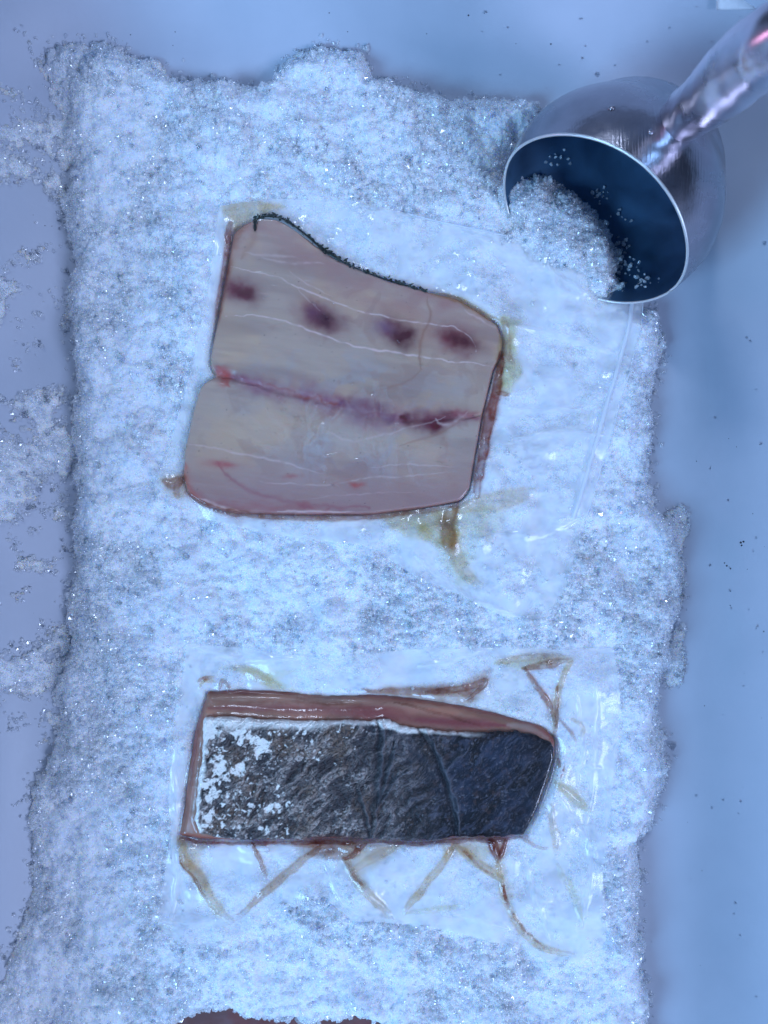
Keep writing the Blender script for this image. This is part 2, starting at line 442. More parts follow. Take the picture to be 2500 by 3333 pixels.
LEDGE2 = smooth_poly(W2([(443, 1498), (520, 1495), (600, 1497), (700, 1508), (800, 1504), (900, 1513), (1000, 1528), (1100, 1552), (1175, 1572), (1204, 1600), (1205, 1640), (1188, 1700), (1165, 1755), (1140, 1806), (1080, 1814),
          (1000, 1816), (900, 1820), (800, 1820), (650, 1820), (500, 1824), (430, 1822), (380, 1814), (392, 1750), (403, 1660), (416, 1580)]), 1)
BAG1 = smooth_poly(W2([(468, 440), (600, 425), (760, 430), (880, 460), (1020, 492), (1180, 530), (1290, 585), (1340, 612), (1402, 616), (1399, 660), (1380, 740), (1340, 870), (1300, 1020), (1262, 1140), (1225, 1260), (1180, 1340),
          (1080, 1330), (1000, 1290), (900, 1250), (800, 1180), (600, 1160), (430, 1120), (330, 1050), (380, 900), (420, 760), (455, 600)]), 1)
BAG2 = smooth_poly(W2([(400, 1390), (520, 1400), (700, 1420), (900, 1400), (1060, 1395), (1200, 1400), (1330, 1400), (1345, 1560), (1320, 1750), (1300, 1900), (1310, 2030), (1260, 2080), (1180, 2080), (1080, 2040), (950, 2010), (860, 1995), (760, 1985), (700, 1930),
          (600, 1960), (500, 2040), (400, 2045), (340, 2000), (345, 1930), (365, 1820), (362, 1700), (375, 1550)]), 1)

# ------------------------------------------------------------------ ice surface
def ice_coarse(x, y):
    xw = x + 0.0065 * fbm(x, y, 0.03, 5, 101, .62); yw = y + 0.0065 * fbm(x, y, 0.03, 5, 111, .62)
    sd = sdist(xw, yw, ICE)
    sd = np.minimum(sd, -sdist(xw, yw, HOLE) + 0.0)
    tz = tub_z(x, y)
    plateau = 0.055 + 0.0050 * fbm(x, y, 0.10, 3, 1) + 0.0040 * fbm(x, y, 0.035, 3, 2)
    th = np.maximum(plateau - tz, 0.012 + 0.004 * fbm(x, y, .03, 3, 12))
    t = np.where(sd > 0, 0.0012 + th * (1 - (1 - np.clip(sd / 0.026, 0, 1)) ** 1.9) * 1.0, -0.012 + 0 * sd)
    t = np.where((sd <= 0) & (sd > -0.004), -0.001 + sd * 2, t)
    return tz, t, sd
def thin_crust(x, y):
    """thin crust of ice left on the sloping sides of the tub"""
    n = fbm(x, y, 0.030, 5, 77, 0.6)
    u = (x * 4000 + 1250) / K; v = (-y * 4000 + 1666.5) / K
    left = sst(150, 110, u) * sst(-60, 0, u)
    vband = np.interp(v, [0, 130, 200, 330, 450, 520, 600, 700, 800, 900, 960, 1050, 1200, 1300, 1400, 1500, 1620, 2300], [.0, .1, .8, .55, .2, .35, .55, .55, .5, .65, .8, .55, .35, .6, .6, .5, .2, .2])
    w = left * vband
    tl = sst(40, 130, v) * sst(300, 180, v) * sst(20, 90, u) * sst(330, 200, u) * .9
    right = sst(1430, 1480, u) * sst(1540, 1500, u) * sst(1000, 1120, v) * sst(1560, 1460, v) * .75
    w = np.maximum(np.maximum(w, tl), right)
    return w * 1.1 - 0.46 + 0.55 * n - (w < .03) * 1.0 - .08 * (x < -.2)
def ice_h(x, y, fine=True):
    tz, t, sd = ice_coarse(x, y)
    cr = thin_crust(x, y)
    tcr = np.where(cr > .07, 0.0002 + 0.006 * np.minimum(cr - .07, .5), -0.004)
    t = np.maximum(t, tcr)
    inside = sst(-0.001, 0.012, sd)
    pack = sst(-0.50, 0.30, fbm(x, y, 0.040, 4, 55))            # 1 = smooth packed patches
    film = np.maximum(sst(-0.002, 0.006, sdist(x, y, BAG1)), sst(-0.002, 0.006, sdist(x, y, BAG2)))
    if fine:
        xw = x + 0.002 * fbm(x, y, 0.006, 2, 31); yw = y + 0.002 * fbm(x, y, 0.006, 2, 32)
        f1, f2, cid = voro(xw, yw, 0.014, 3)
        dome = np.sqrt(np.clip(1 - (f1 / .85) ** 2, 0, 1)) * (0.4 + 0.6 * cid)
        g1, g2, gid = voro(x + 0.0012 * fbm(x, y, 0.003, 2, 41), y, 0.0042, 4)
        d2 = np.sqrt(np.clip(1 - (g1 / .8) ** 2, 0, 1)) * (0.3 + 0.7 * gid)
        k1, k2, kid = voro(x, y, 0.0022, 6)
        d3 = np.sqrt(np.clip(1 - (k1 / .8) ** 2, 0, 1)) * kid
        q = 0.35 + 0.65 * inside
        t = t + (q * (0.0044 * (dome - .5) + 0.0024 * (d2 - .4) * (1 - .55 * pack) + 0.0015 * (d3 - .4) * (1 - .5 * pack)) * (1 - .45 * film)) * (t > 0)
        t = t + q * 0.0016 * fbm(x, y, 0.012, 4, 66) * (t > 0)
    return tz, t, sd, pack, film

FZ1, FZ2 = 0.0600, 0.0620            # tops of the two fish pieces
X, Y = grid_xy(-0.335, 0.315, -0.475, 0.415, 0.0009)
tz, t, sd, pack, film = ice_h(X, Y)
Z = tz + t
# the pieces press into the ice
for poly, zt, dep in ((FISH1, FZ1, 0.010), (LEDGE2, FZ2, 0.012)):
    s = sdist(X, Y, poly)
    lid = zt - dep + 0.0015 * fbm(X, Y, 0.01, 2, 90)
    w = sst(-0.005, 0.0025, s)
    Z = Z * (1 - w) + np.minimum(Z, lid) * w
keep = (t > -0.0025)
ice = heightfield('crushed_ice', X, Y, Z, keep, M_ICE, None, {'pack': ('FLOAT', pack)})
tag(ice, 'bed of wet crushed ice heaped in the white tub', 'ice', kind='stuff')
IX0, IY0, IST = X[0, 0], Y[0, 0], 0.0009
def sample(G, x, y):
    i = np.clip(np.round((x - IX0) / IST).astype(int), 0, G.shape[0] - 1)
    j = np.clip(np.round((y - IY0) / IST).astype(int), 0, G.shape[1] - 1)
    return G[i, j]

# grains lying on the bed: one geometry-nodes object
n0 = 190000
px = rng.uniform(-0.33, 0.31, n0); py = rng.uniform(-0.47, 0.41, n0)
pk = sample(pack, px, py); sdp = sample(sd, px, py); tt = sample(t, px, py); fl = sample(film, px, py)
prob = (0.68 - 0.56 * pk) * (1 - 0.72 * fl)
prob = np.where(sdp < 0.012, np.maximum(prob, 0.55), prob)
f1d = sdist(px, py, FISH1); f2d = sdist(px, py, LEDGE2)
crp = thin_crust(px, py); fringe = ((sdp > -.009) & (rng.uniform(size=n0) < .55 * (1 + sdp / .009))) | (crp > -.03)
prob = np.where((tt <= 0) & fringe, .5, prob)
okp = ((tt > 0) | fringe) & (rng.uniform(size=n0) < prob) & (f1d < -0.001) & (f2d < -0.001)
px, py = px[okp], py[okp]; n1 = len(px)
sz = np.clip(rng.lognormal(math.log(0.00115), 0.36, n1), 0.0005, 0.0032)
sz *= (1 - .25 * fl[okp])
pz = np.maximum(sample(Z, px, py), tub_z(px, py) + .0003) + sz * rng.uniform(-0.35, 0.55, n1)
G_pos = [np.stack([px, py, pz], 1)]; G_sz = [sz]

# ------------------------------------------------------------------ scoop frame
Mx = Vector((0.79, -0.61, 0)).normalized()
H = Vector((-0.61, -0.79, 0)).normalized()
el = math.radians(12)
nrm = H * math.cos(el) + Vector((0, 0, 1)) * math.sin(el)
U = (H * -math.sin(el) + Vector((0, 0, 1)) * math.cos(el)).normalized()
SC = Vector(P(1278, 484, 0.099))      # centre of the mouth
SA, SB, SD = 0.0800, 0.0675, 0.118
def bowl(inset, nr=40, ns=96):
    V = []
    for i in range(nr + 1):
        s = i / nr                     # 0 at the mouth, 1 at the back
        ang = s * math.pi / 2
        dep = SD * math.sin(ang) ** 1.0
        rad = math.cos(ang) ** 0.62 if i < nr else 0.0
        rad *= 1 + 0.10 * math.sin(min(1, s * 2.2) * math.pi) * 0.9
        for k in range(ns):
            a = 2 * math.pi * k / ns
            lip = 0.016 * (max(0, -math.sin(a))) ** 1.5 * (1 - s) ** 2      # lower lip reaches forward
            dd = dep - lip + 0.010 * (max(0, math.sin(a))) ** 2 * (1 - s) ** 2
            r = rad * (1 - .30 * s * max(0, -math.sin(a)) - .08 * max(0, -math.sin(a)) ** 2)
            p = SC + Mx * ((SA - inset) * r * math.cos(a)) + U * ((SB - inset) * r * math.sin(a)) - nrm * (dd - inset * s)
            V.append(tuple(p))
    F = []
    for i in range(nr):
        for k in range(ns): F.append([i * ns + k, i * ns + (k + 1) % ns, (i + 1) * ns + (k + 1) % ns, (i + 1) * ns + k])
    return np.array(V), np.array(F)
scoop = empty('ice_scoop', (SC.x, SC.y, 0.03))
tag(scoop, 'round steel ice scoop lying in the ice, its thick handle rising to the corner', 'scoop')
bv, bf = bowl(0.0); place(mesh_from('bowl', bv, bf, M_STEEL), scoop)
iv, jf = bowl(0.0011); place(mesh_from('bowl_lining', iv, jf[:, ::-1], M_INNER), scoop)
rim = [Vector(bv[k]) * .5 + Vector(iv[k]) * .5 for k in range(96)]; rim += [rim[0], rim[1]]
rv, rf = tube(rim, [0.00105] * len(rim), 8); place(mesh_from('rim', rv, rf, M_RIM), scoop)
# handle
hp = [(1428, 322, .118), (1440, 300, .130), (1456, 280, .142), (1474, 258, .156), (1498, 236, .172), (1528, 210, .192), (1562, 182, .212), (1600, 150, .236), (1640, 116, .262), (1680, 80, .286), (1706, 56, .300)]
hr = [.0150, .0150, .0158, .0168, .0176, .0186, .0195, .0202, .0202, .0182, .009]
pts = [Vector(P(*q)) for q in hp]
def resample(pts, vals, n):
    P2, V2 = [], []
    for i in range(n):
        s = i / (n - 1) * (len(pts) - 1); k = min(int(s), len(pts) - 2); f = s - k
        p0 = pts[max(k - 1, 0)]; p1 = pts[k]; p2 = pts[k + 1]; p3 = pts[min(k + 2, len(pts) - 1)]
        cr = lambda a, b, c, d: 0.5 * ((2 * b) + (c - a) * f + (2 * a - 5 * b + 4 * c - d) * f * f + (-a + 3 * b - 3 * c + d) * f ** 3)
        P2.append(cr(p0, p1, p2, p3))
        V2.append(cr(vals[max(k - 1, 0)], vals[k], vals[k + 1], vals[min(k + 2, len(vals) - 1)]))
    return P2, V2
hp2, hr2 = resample(pts, hr, 60)
hv, hf = tube(hp2, hr2, 36)
c0 = hv.mean(0)
nn = fbm(hv[:, 0] + hv[:, 2] * .6, hv[:, 1] - hv[:, 2] * .5, 0.022, 3, 201)
ctr = np.repeat(np.array([tuple(p) for p in hp2]), 36, 0)
hv = ctr + (hv - ctr) * (1 + 0.07 * nn)[:, None]
place(mesh_from('handle', hv, hf, M_HANDLE), scoop)
# rivets where the handle tang meets the bowl
def drop(c, r, nrmv, flat=0.5, seg=14, rg=7):
    c = Vector(c); q = Vector(nrmv).to_track_quat('Z', 'Y'); V = []; F = []
    for i in range(rg + 1):
        a = math.pi / 2 * i / rg
        for k in range(seg):
            b = 2 * math.pi * k / seg
            V.append(tuple(c + q @ Vector((r * math.cos(a) * math.cos(b), r * math.cos(a) * math.sin(b), r * flat * math.sin(a)))))
    for i in range(rg):
        for k in range(seg): F.append([i * seg + k, i * seg + (k + 1) % seg, (i + 1) * seg + (k + 1) % seg, (i + 1) * seg + k])
    return np.array(V), np.array(F)
def bowl_at(u, v):
    """point of the bowl's outside that the traced spot falls on, with its normal"""
    best = None
    zz = bv[:, 2]
    uu = ((bv[:, 0] * (ZC - ZR) / (ZC - zz)) * 4000 + 1250) / K; vv = (-(bv[:, 1] * (ZC - ZR) / (ZC - zz)) * 4000 + 1666.5) / K
    d = np.hypot(uu - u, vv - v); near = np.where(d < 8)[0]
    if len(near) == 0: near = [int(np.argmin(d))]
    k = near[int(np.argmax(zz[near]))]
    p = Vector(bv[k]); return p, (p - (SC - nrm * 0.03)).normalized()
for (u, v, r) in ((1444, 336, .0030), (1408, 282, .0022), (1322, 232, .0026)):
    p, nn_ = bowl_at(u, v); a, b_ = drop(p, r, nn_, .55); place(mesh_from('rivet', a, b_, M_STEEL), scoop)

# ice heaped into the scoop mouth and clinging inside
def scoop_pts(n, lim):
    out = []
    while len(out) < n:
        a = rng.uniform(math.pi * 0.95, math.pi * 2.05); s = rng.uniform(0, lim); r = math.sqrt(rng.uniform(0, 1))
        out.append((a, s, r))
    return out
hx, hy = rng.uniform(wx(1070), wx(1440), 6500), rng.uniform(wy(640), wy(330), 6500)
uu = (hx * 4000 + 1250) / K; vv = (-hy * 4000 + 1666.5) / K
HEAP = [(1070, 400), (1096, 370), (1130, 358), (1185, 368), (1245, 398), (1295, 436), (1330, 495), (1350, 555), (1362, 632), (1300, 645), (1180, 600), (1060, 520)]
HP = [(wx(a), wy(b)) for a, b in HEAP]
hs = sdist(hx + .006 * fbm(hx, hy, .02, 3, 301), hy + .006 * fbm(hx, hy, .02, 3, 302), HP)
ok = (hs > 0)
hx, hy, hs = hx[ok], hy[ok], hs[ok]
hz = 0.050 + 0.018 * (1 - (1 - np.clip(hs / 0.03, 0, 1)) ** 2) + 0.004 * fbm(hx, hy, .015, 3, 303)
lay = rng.uniform(0, 1, len(hx)); hz = hz - lay * 0.002
G_pos.append(np.stack([hx, hy, hz], 1)); G_sz.append(np.clip(rng.lognormal(math.log(.0013), .3, len(hx)), .0006, .003))
# heap body so the grains have white ice beneath them
X3, Y3 = grid_xy(wx(1030), wx(1400), wy(670), wy(330), 0.0008)
s3 = sdist(X3 + .006 * fbm(X3, Y3, .02, 3, 301), Y3 + .006 * fbm(X3, Y3, .02, 3, 302), HP)
f1, f2, cid = voro(X3, Y3, 0.0035, 44)
Z3 = 0.0490 + 0.018 * (1 - (1 - np.clip(s3 / 0.03, 0, 1)) ** 2) + 0.004 * fbm(X3, Y3, .015, 3, 303) + .0016 * np.sqrt(np.clip(1 - f1 ** 2, 0, 1)) - .001
Z3 = np.where(s3 < 0, 0.035, Z3)
h3 = heightfield('scooped_heap', X3, Y3, Z3, s3 > 0.0005, M_ICE, None, {'pack': ('FLOAT', 0 * X3)}, bottom=0.03)
h3.parent = ice; h3['kind'] = 'stuff'
# a few clinging to the lining and outside the rim
cl = []
for (u, v, n, sp) in ((1205, 352, 14, 16), (1350, 470, 8, 12), (1340, 530, 30, 12), (1355, 580, 34, 13), (1400, 605, 16, 14), (1290, 425, 24, 14), (1240, 190, 12, 8), (1300, 205, 8, 8), (1385, 612, 16, 9)):
    for _ in range(n):
        a, b_ = rng.normal(u, sp), rng.normal(v, sp * .7)
        zz = iv[:, 2]; ui = ((iv[:, 0] * (ZC - ZR) / (ZC - zz)) * 4000 + 1250) / K; vi = (-(iv[:, 1] * (ZC - ZR) / (ZC - zz)) * 4000 + 1666.5) / K
        d = np.hypot(ui - a, vi - b_); near = np.where(d < 7)[0]
        if len(near) == 0: continue
        k = near[int(np.argmin(zz[near]))]; cl.append(iv[k] + rng.normal(0, .0008, 3) + np.array([0, 0, .001]))
cl = np.array(cl); G_pos.append(cl); G_sz.append(np.clip(rng.lognormal(math.log(.0011), .3, len(cl)), .0005, .002))
# loose ones on the tub side
lo = []
for (u, v, n, sp) in ((1215, 200, 50, 14), (1190, 230, 40, 14), (60, 210, 30, 16), (1240, 192, 14, 10), (1290, 182, 8, 8), (30, 690, 10, 8), (55, 740, 14, 10), (70, 620, 8, 12), (40, 330, 8, 12), (15, 960, 30, 14), (1500, 1255, 12, 8), (1515, 1270, 5, 5), (25, 1400, 20, 12), (70, 1430, 12, 12), (20, 1565, 20, 12)):
    for _ in range(n):
        a, b_ = rng.normal(u, sp), rng.normal(v, sp * .8); x, y = wx(a), wy(b_)
        lo.append((x, y, float(tub_z(np.array([x]), np.array([y]))[0]) + .0006))
lo = np.array(lo); G_pos.append(lo); G_sz.append(np.clip(rng.lognormal(math.log(.0013), .35, len(lo)), .0006, .003))

GP = np.concatenate(G_pos); GS = np.concatenate(G_sz)
me = bpy.data.meshes.new('ice_grains'); me.vertices.add(len(GP)); me.vertices.foreach_set('co', GP.astype(np.float32).ravel())
a = me.attributes.new('size', 'FLOAT', 'POINT'); a.data.foreach_set('value', GS.astype(np.float32))
me.materials.append(M_GRAIN)
gr = bpy.data.objects.new('ice_grains', me); C.objects.link(gr); gr.parent = ice; gr['kind'] = 'stuff'
ng = bpy.data.node_groups.new('scatter_grains', 'GeometryNodeTree')
ng.interface.new_socket('Geometry', in_out='INPUT', socket_type='NodeSocketGeometry')
ng.interface.new_socket('Geometry', in_out='OUTPUT', socket_type='NodeSocketGeometry')
gi = ng.nodes.new('NodeGroupInput'); go = ng.nodes.new('NodeGroupOutput'); gl_ = ng.links.new
m2p = ng.nodes.new('GeometryNodeMeshToPoints'); gl_(gi.outputs[0], m2p.inputs[0])
iop = ng.nodes.new('GeometryNodeInstanceOnPoints'); gl_(m2p.outputs[0], iop.inputs['Points'])
g2i = ng.nodes.new('GeometryNodeGeometryToInstance')
for k in range(5):
    ic = ng.nodes.new('GeometryNodeMeshIcoSphere'); ic.inputs['Radius'].default_value = 1.0; ic.inputs['Subdivisions'].default_value = 3 if k < 2 else 1 + (k % 2)
    sp = ng.nodes.new('GeometryNodeSetPosition'); gl_(ic.outputs['Mesh'], sp.inputs[0])
    ps = ng.nodes.new('GeometryNodeInputPosition')
    ad = ng.nodes.new('ShaderNodeVectorMath'); ad.operation = 'ADD'; ad.inputs[1].default_value = (k * 7.1, k * 3.3, -k * 5)
    gl_(ps.outputs[0], ad.inputs[0])
    no = ng.nodes.new('ShaderNodeTexNoise'); no.inputs['Scale'].default_value = 0.85 + .12 * k; no.inputs['Detail'].default_value = 1.0
    gl_(ad.outputs[0], no.inputs['Vector'])
    sb = ng.nodes.new('ShaderNodeVectorMath'); sb.operation = 'SUBTRACT'; sb.inputs[1].default_value = (.5, .5, .5); gl_(no.outputs['Color'], sb.inputs[0])
    sc_ = ng.nodes.new('ShaderNodeVectorMath'); sc_.operation = 'SCALE'; sc_.inputs['Scale'].default_value = 1.9; gl_(sb.outputs[0], sc_.inputs[0])
    gl_(sc_.outputs[0], sp.inputs['Offset'])
    ss = ng.nodes.new('GeometryNodeSetShadeSmooth'); ss.inputs['Shade Smooth'].default_value = k < 2; gl_(sp.outputs[0], ss.inputs[0])
    gl_(ss.outputs[0], g2i.inputs[0])
gl_(g2i.outputs[0], iop.inputs['Instance']); iop.inputs['Pick Instance'].default_value = True
def rnd(typ, a, b_, sd_):
    r = ng.nodes.new('FunctionNodeRandomValue'); r.data_type = typ
    if typ == 'INT': r.inputs[4].default_value = a; r.inputs[5].default_value = b_; r.inputs['Seed'].default_value = sd_; return r.outputs[2]
    r.inputs[0].default_value = a; r.inputs[1].default_value = b_; r.inputs['Seed'].default_value = sd_; return r.outputs[0]
gl_(rnd('INT', 0, 4, 3), iop.inputs['Instance Index'])
gl_(rnd('FLOAT_VECTOR', (0, 0, 0), (6.28, 6.28, 6.28), 4), iop.inputs['Rotation'])
na = ng.nodes.new('GeometryNodeInputNamedAttribute'); na.data_type = 'FLOAT'; na.inputs[0].default_value = 'size'
vs = ng.nodes.new('ShaderNodeVectorMath'); vs.operation = 'SCALE'
gl_(rnd('FLOAT_VECTOR', (.7, .7, .6), (1.25, 1.2, 1.0), 8), vs.inputs[0]); gl_(na.outputs[0], vs.inputs['Scale'])
gl_(vs.outputs[0], iop.inputs['Scale'])
sm = ng.nodes.new('GeometryNodeSetMaterial'); sm.inputs['Material'].default_value = M_GRAIN
gl_(iop.outputs[0], sm.inputs[0]); gl_(sm.outputs[0], go.inputs[0])
mod = gr.modifiers.new('grains', 'NODES'); mod.node_group = ng

# ------------------------------------------------------------------ painting helpers for the fish
def UV(x, y): return (x * 4000 + 1250) / K, (-y * 4000 + 1666.5) / K
def lay(base, colr, w): return base * (1 - w[..., None]) + np.asarray(colr) * w[..., None]
def gauss(u, v, cu, cv, ru, rv, deg):
    a = math.radians(deg); du, dv = u - cu, v - cv
    p = du * math.cos(a) + dv * math.sin(a); q = -du * math.sin(a) + dv * math.cos(a)
    return np.exp(-((p / ru) ** 2 + (q / rv) ** 2))
def line(u, v, pts, w, noise=0, seed=1, taper=True):
    uu = u + noise * fbm(u, v, 30, 3, seed); vv = v + noise * fbm(u, v, 30, 3, seed + 3)
    d, s = pdist(uu, vv, smooth_line(pts)); ww = w * (np.sin(np.clip(s, 0.02, .98) * math.pi) ** .5 if taper else 1.0)
    return np.exp(-(d / np.maximum(ww, .05)) ** 2), s

# ------------------------------------------------------------------ upper piece: pale cut side up
X, Y = grid_xy(wx(380), wx(1100), wy(1125), wy(455), 0.00055)
u, v = UV(X, Y); s1 = sdist(X, Y, FISH1)
body = alb(148, 145, 153) + 0 * X[..., None]
body = lay(body, alb(158, 150, 148), sst(-.2, .5, fbm(u, v, 90, 4, 401)) * .8)
w1, w2 = u + 30 * fbm(u, v, 60, 3, 404), v + 30 * fbm(u, v, 60, 3, 405)
mid = np.clip(gauss(u, v, 800, 830, 260, 70, 8) + gauss(u, v, 720, 980, 240, 80, 8), 0, 1)
body = lay(body, alb(134, 146, 174), sst(-.05, .25, fbm(w1, w2, 70, 4, 406)) * mid * .55)  # bluish reflections painted into the flesh colour
body = lay(body, alb(132, 118, 124), sst(.25, .6, fbm(w1 * 1.1, w2, 60, 4, 407)) * .4)
body = lay(body, alb(116, 108, 120), sst(0, .8, fbm(u * .22, (v - .16 * u) * 1.1, 60, 3, 408)) * .5)
body = lay(body, alb(148, 144, 148), sst(.1, .8, fbm(u * .3, (v - .16 * u) * 1.3, 70, 3, 409)) * .5)
body = lay(body, alb(118, 112, 124), sst(.1, .9, fbm(u * .2, v - .16 * u, 12, 3, 461)) * .14)
# muscle layers run along the piece (slightly down to the right)
q = v - 0.16 * u
fib = fbm(u * .25, q * 3.0, 40, 4, 402)
body = lay(body, alb(134, 126, 138), sst(0, .9, fib) * .14)
top = sst(140, 20, v - np.interp(u, [500, 560, 600, 700, 800, 930, 1000], [470, 466, 470, 540, 590, 630, 645]))
body = lay(body, alb(134, 112, 126), top * (0.50 + .35 * fbm(u, q * 2, 50, 3, 403)) .clip(0, 1))
low = sst(930, 1090, v); body = lay(body, alb(128, 110, 128), low * .8)
for pts, w, c, k in (
    ([(400, 1040), (430, 1075), (500, 1095), (600, 1098), (720, 1100)], 13, (128, 80, 96), .6),
    ([(470, 1000), (500, 1040), (560, 1075), (700, 1092), (800, 1100)], 8, (122, 70, 92), .5),
    ([(395, 1000), (400, 1040), (430, 1080)], 12, (150, 96, 96), .6),
    ([(470, 800), (500, 815), (560, 828), (620, 846), (680, 860), (740, 880), (800, 902), (870, 908), (960, 905), (1040, 898)], 27, (112, 72, 104), .8),
    ([(468, 795), (485, 812), (500, 830)], 15, (140, 66, 68), .8),
    ([(530, 818), (600, 840), (680, 858), (730, 872), (800, 898), (850, 906)], 4, (118, 62, 66), .7),
    ([(870, 905), (940, 912), (985, 900)], 24, (78, 18, 42), 1),
    ([(740, 872), (790, 882), (850, 900)], 26, (88, 44, 84), .8),
    ([(500, 820), (540, 826), (580, 840)], 12, (112, 66, 100), .5)):
    g, _ = line(u, v, pts, w, 8, 410 + w); g = g * (.95 + .35 * fbm(u, v, 30, 4, 433)).clip(0, 1.2); body = lay(body, alb(*c), g * k)
gu, gv = u + 6 * fbm(u, v, 30, 3, 451), v + 6 * fbm(u, v, 30, 3, 452)
for cu, cv, ru, rv, dg, c, k in (
    (520, 628, 40, 24, 18, (98, 44, 70), 1), (530, 632, 28, 17, 20, (68, 14, 34), .95),
    (690, 682, 52, 30, 25, (104, 52, 76), .95), (700, 690, 32, 22, 25, (62, 18, 42), 1), (675, 672, 20, 14, 0, (78, 50, 92), .5),
    (852, 715, 46, 28, 25, (98, 54, 84), .9), (868, 724, 29, 25, 40, (62, 12, 30), 1), (825, 708, 22, 12, 10, (90, 72, 120), .5),
    (985, 735, 52, 27, 18, (106, 52, 72), .95), (1000, 738, 36, 17, 20, (66, 12, 30), 1),
    (478, 1003, 30, 9, 5, (140, 70, 84), .75), (770, 1045, 13, 6, 0, (140, 70, 80), .8), (628, 1028, 18, 6, 0, (132, 78, 88), .6),
    (930, 912, 20, 12, 10, (84, 26, 52), .6), (785, 875, 14, 16, 60, (100, 38, 70), .6), (560, 845, 28, 12, 20, (112, 76, 112), .45), (1000, 895, 40, 8, 0, (116, 52, 72), .6)):
    n = 1.1 + .22 * fbm(u, v, 14, 3, int(cu)); body = lay(body, alb(*c), np.clip(gauss(gu, gv, cu, cv, ru, rv, dg) * n * k, 0, 1))
wh = alb(182, 180, 205)
for pts, w, k in (
    ([(498, 572), (540, 585), (600, 598), (640, 618), (700, 645), (780, 672), (860, 690), (900, 695), (960, 700), (1000, 712), (1022, 735), (1030, 760)], 1.7, .75),
    ([(490, 682), (540, 682), (600, 690), (650, 706), (700, 725), (760, 745), (830, 757), (900, 768), (960, 778), (1020, 785), (1070, 796)], 1.9, .85),
    ([(640, 618), (668, 650), (690, 670)], 1.2, .35), ([(620, 580), (650, 610), (720, 640)], 1.3, .4),
    ([(530, 545), (580, 550), (640, 556)], 3.5, .3), ([(565, 556), (600, 566), (700, 570)], 3, .3),
    ([(408, 960), (480, 970), (560, 988), (640, 1005), (700, 1022)], 2.6, .4), ([(560, 1040), (640, 1048), (740, 1045), (800, 1030), (870, 1030), (980, 1020)], 2, .35),
    ([(800, 1010), (880, 1002), (980, 1008)], 1.8, .35), ([(640, 1080), (760, 1068), (900, 1062)], 1.6, .25),
    ([(430, 1075), (470, 1095), (520, 1106)], 3.2, .8), ([(600, 1104), (680, 1106), (760, 1108)], 2.5, .6), ([(940, 905), (950, 920), (990, 905), (1010, 890)], 4, .5),
    ([(1000, 670), (1040, 690), (1070, 710)], 2.2, .45), ([(700, 930), (760, 960), (860, 930), (960, 900)], 2.5, .3)):
    g, _ = line(u, v, pts, w, 3, 440 + int(w * 7)); body = lay(body, wh, g * k * (.35 + .65 * sst(.1, .6, vnoise(u / 13, v / 13, 6))))
for pts, w, k in (([(925, 640), (930, 690), (908, 730), (905, 770), (910, 800)], 4, .55), ([(910, 800), (870, 830), (800, 850)], 3.5, .35), ([(1010, 895), (970, 925), (900, 955), (860, 965)], 3.5, .4),
                  ([(560, 465), (545, 520), (520, 560)], 8, .3)):
    g, _ = line(u, v, pts, w, 3, 480); body = lay(body, alb(120, 92, 88), g * k)
# edge of pink/brown juice
body = lay(body, alb(140, 98, 98), sst(.0022, 0, s1) * .55 * np.maximum(sst(1040, 1080, v), sst(1010, 1040, u)))
for a, b_, c in ((700, 690, 1), (1122, 745, 1), (580, 920, 1)): pass
sp_ = voro(u, v, 26, 21); body = lay(body, alb(50, 40, 50), (sp_[0] < .035) * (sp_[2] > .82) * .8)
r = 0.0026
prof = np.where(s1 > 0, np.sqrt(np.clip(1 - (1 - np.clip(s1 / r, 0, 1)) ** 2, 0, 1)), 0)
Z = FZ1 - 0.0075 + 0.0075 * prof + np.where(s1 < 0, s1 * 3, 0)
Z += (0.0009 * fbm(u, q, 110, 3, 420) + 0.0001 * fib) * prof
g, _ = line(u, v, [(470, 808), (560, 832), (680, 862), (800, 900), (900, 908), (1040, 898)], 9, 3, 5); Z -= 0.0014 * g * prof
g, _ = line(u, v, [(462, 808), (480, 810), (500, 816)], 12, 2, 5, False); Z -= 0.003 * g * prof
fil1 = empty('fish_fillet', (wx(740), wy(790), 0.05))
tag(fil1, 'pale fish piece, cut side up with four dark red spots, in the upper bag', 'fish fillet', 'vacuum packed fish pieces')
heightfield('flesh', X, Y, Z, s1 > -0.0012, M_FLESH, fil1, {'tone': ('FLOAT_COLOR', body)}, bottom=0.047)
def fish1_top(x, y):
    s = sdist(x, y, FISH1); p = np.where(s > 0, np.sqrt(np.clip(1 - (1 - np.clip(s / r, 0, 1)) ** 2, 0, 1)), 0)
    return np.where(s > -0.001, FZ1 - 0.0075 + 0.0075 * p, 0)
# dark skin edge along the top: scales
ed = smooth_line([(551, 478), (560, 468), (585, 465), (612, 472), (640, 492), (662, 508), (690, 532), (716, 550), (745, 568), (775, 582), (810, 594), (840, 604), (880, 616), (925, 630)], 2)
path = []; rad = []
for i, (a, b_) in enumerate(ed):
    s = i / (len(ed) - 1)
    path.append((wx(a), wy(b_), FZ1 - 0.0022)); rad.append(0.0013 * (0.55 + .6 * math.sin(math.pi * min(1, s * 1.1 + .12))) * (.8 + .4 * random.random()))
tv, tf = tube(path, rad, 10)
o = mesh_from('skin_edge', tv, tf, M_DARK, None, True, {'tone': ('FLOAT_COLOR', np.tile(alb(38, 52, 62), (len(tv), 1)) * (.7 + .6 * rng.uniform(size=(len(tv), 1))))}); place(o, fil1)
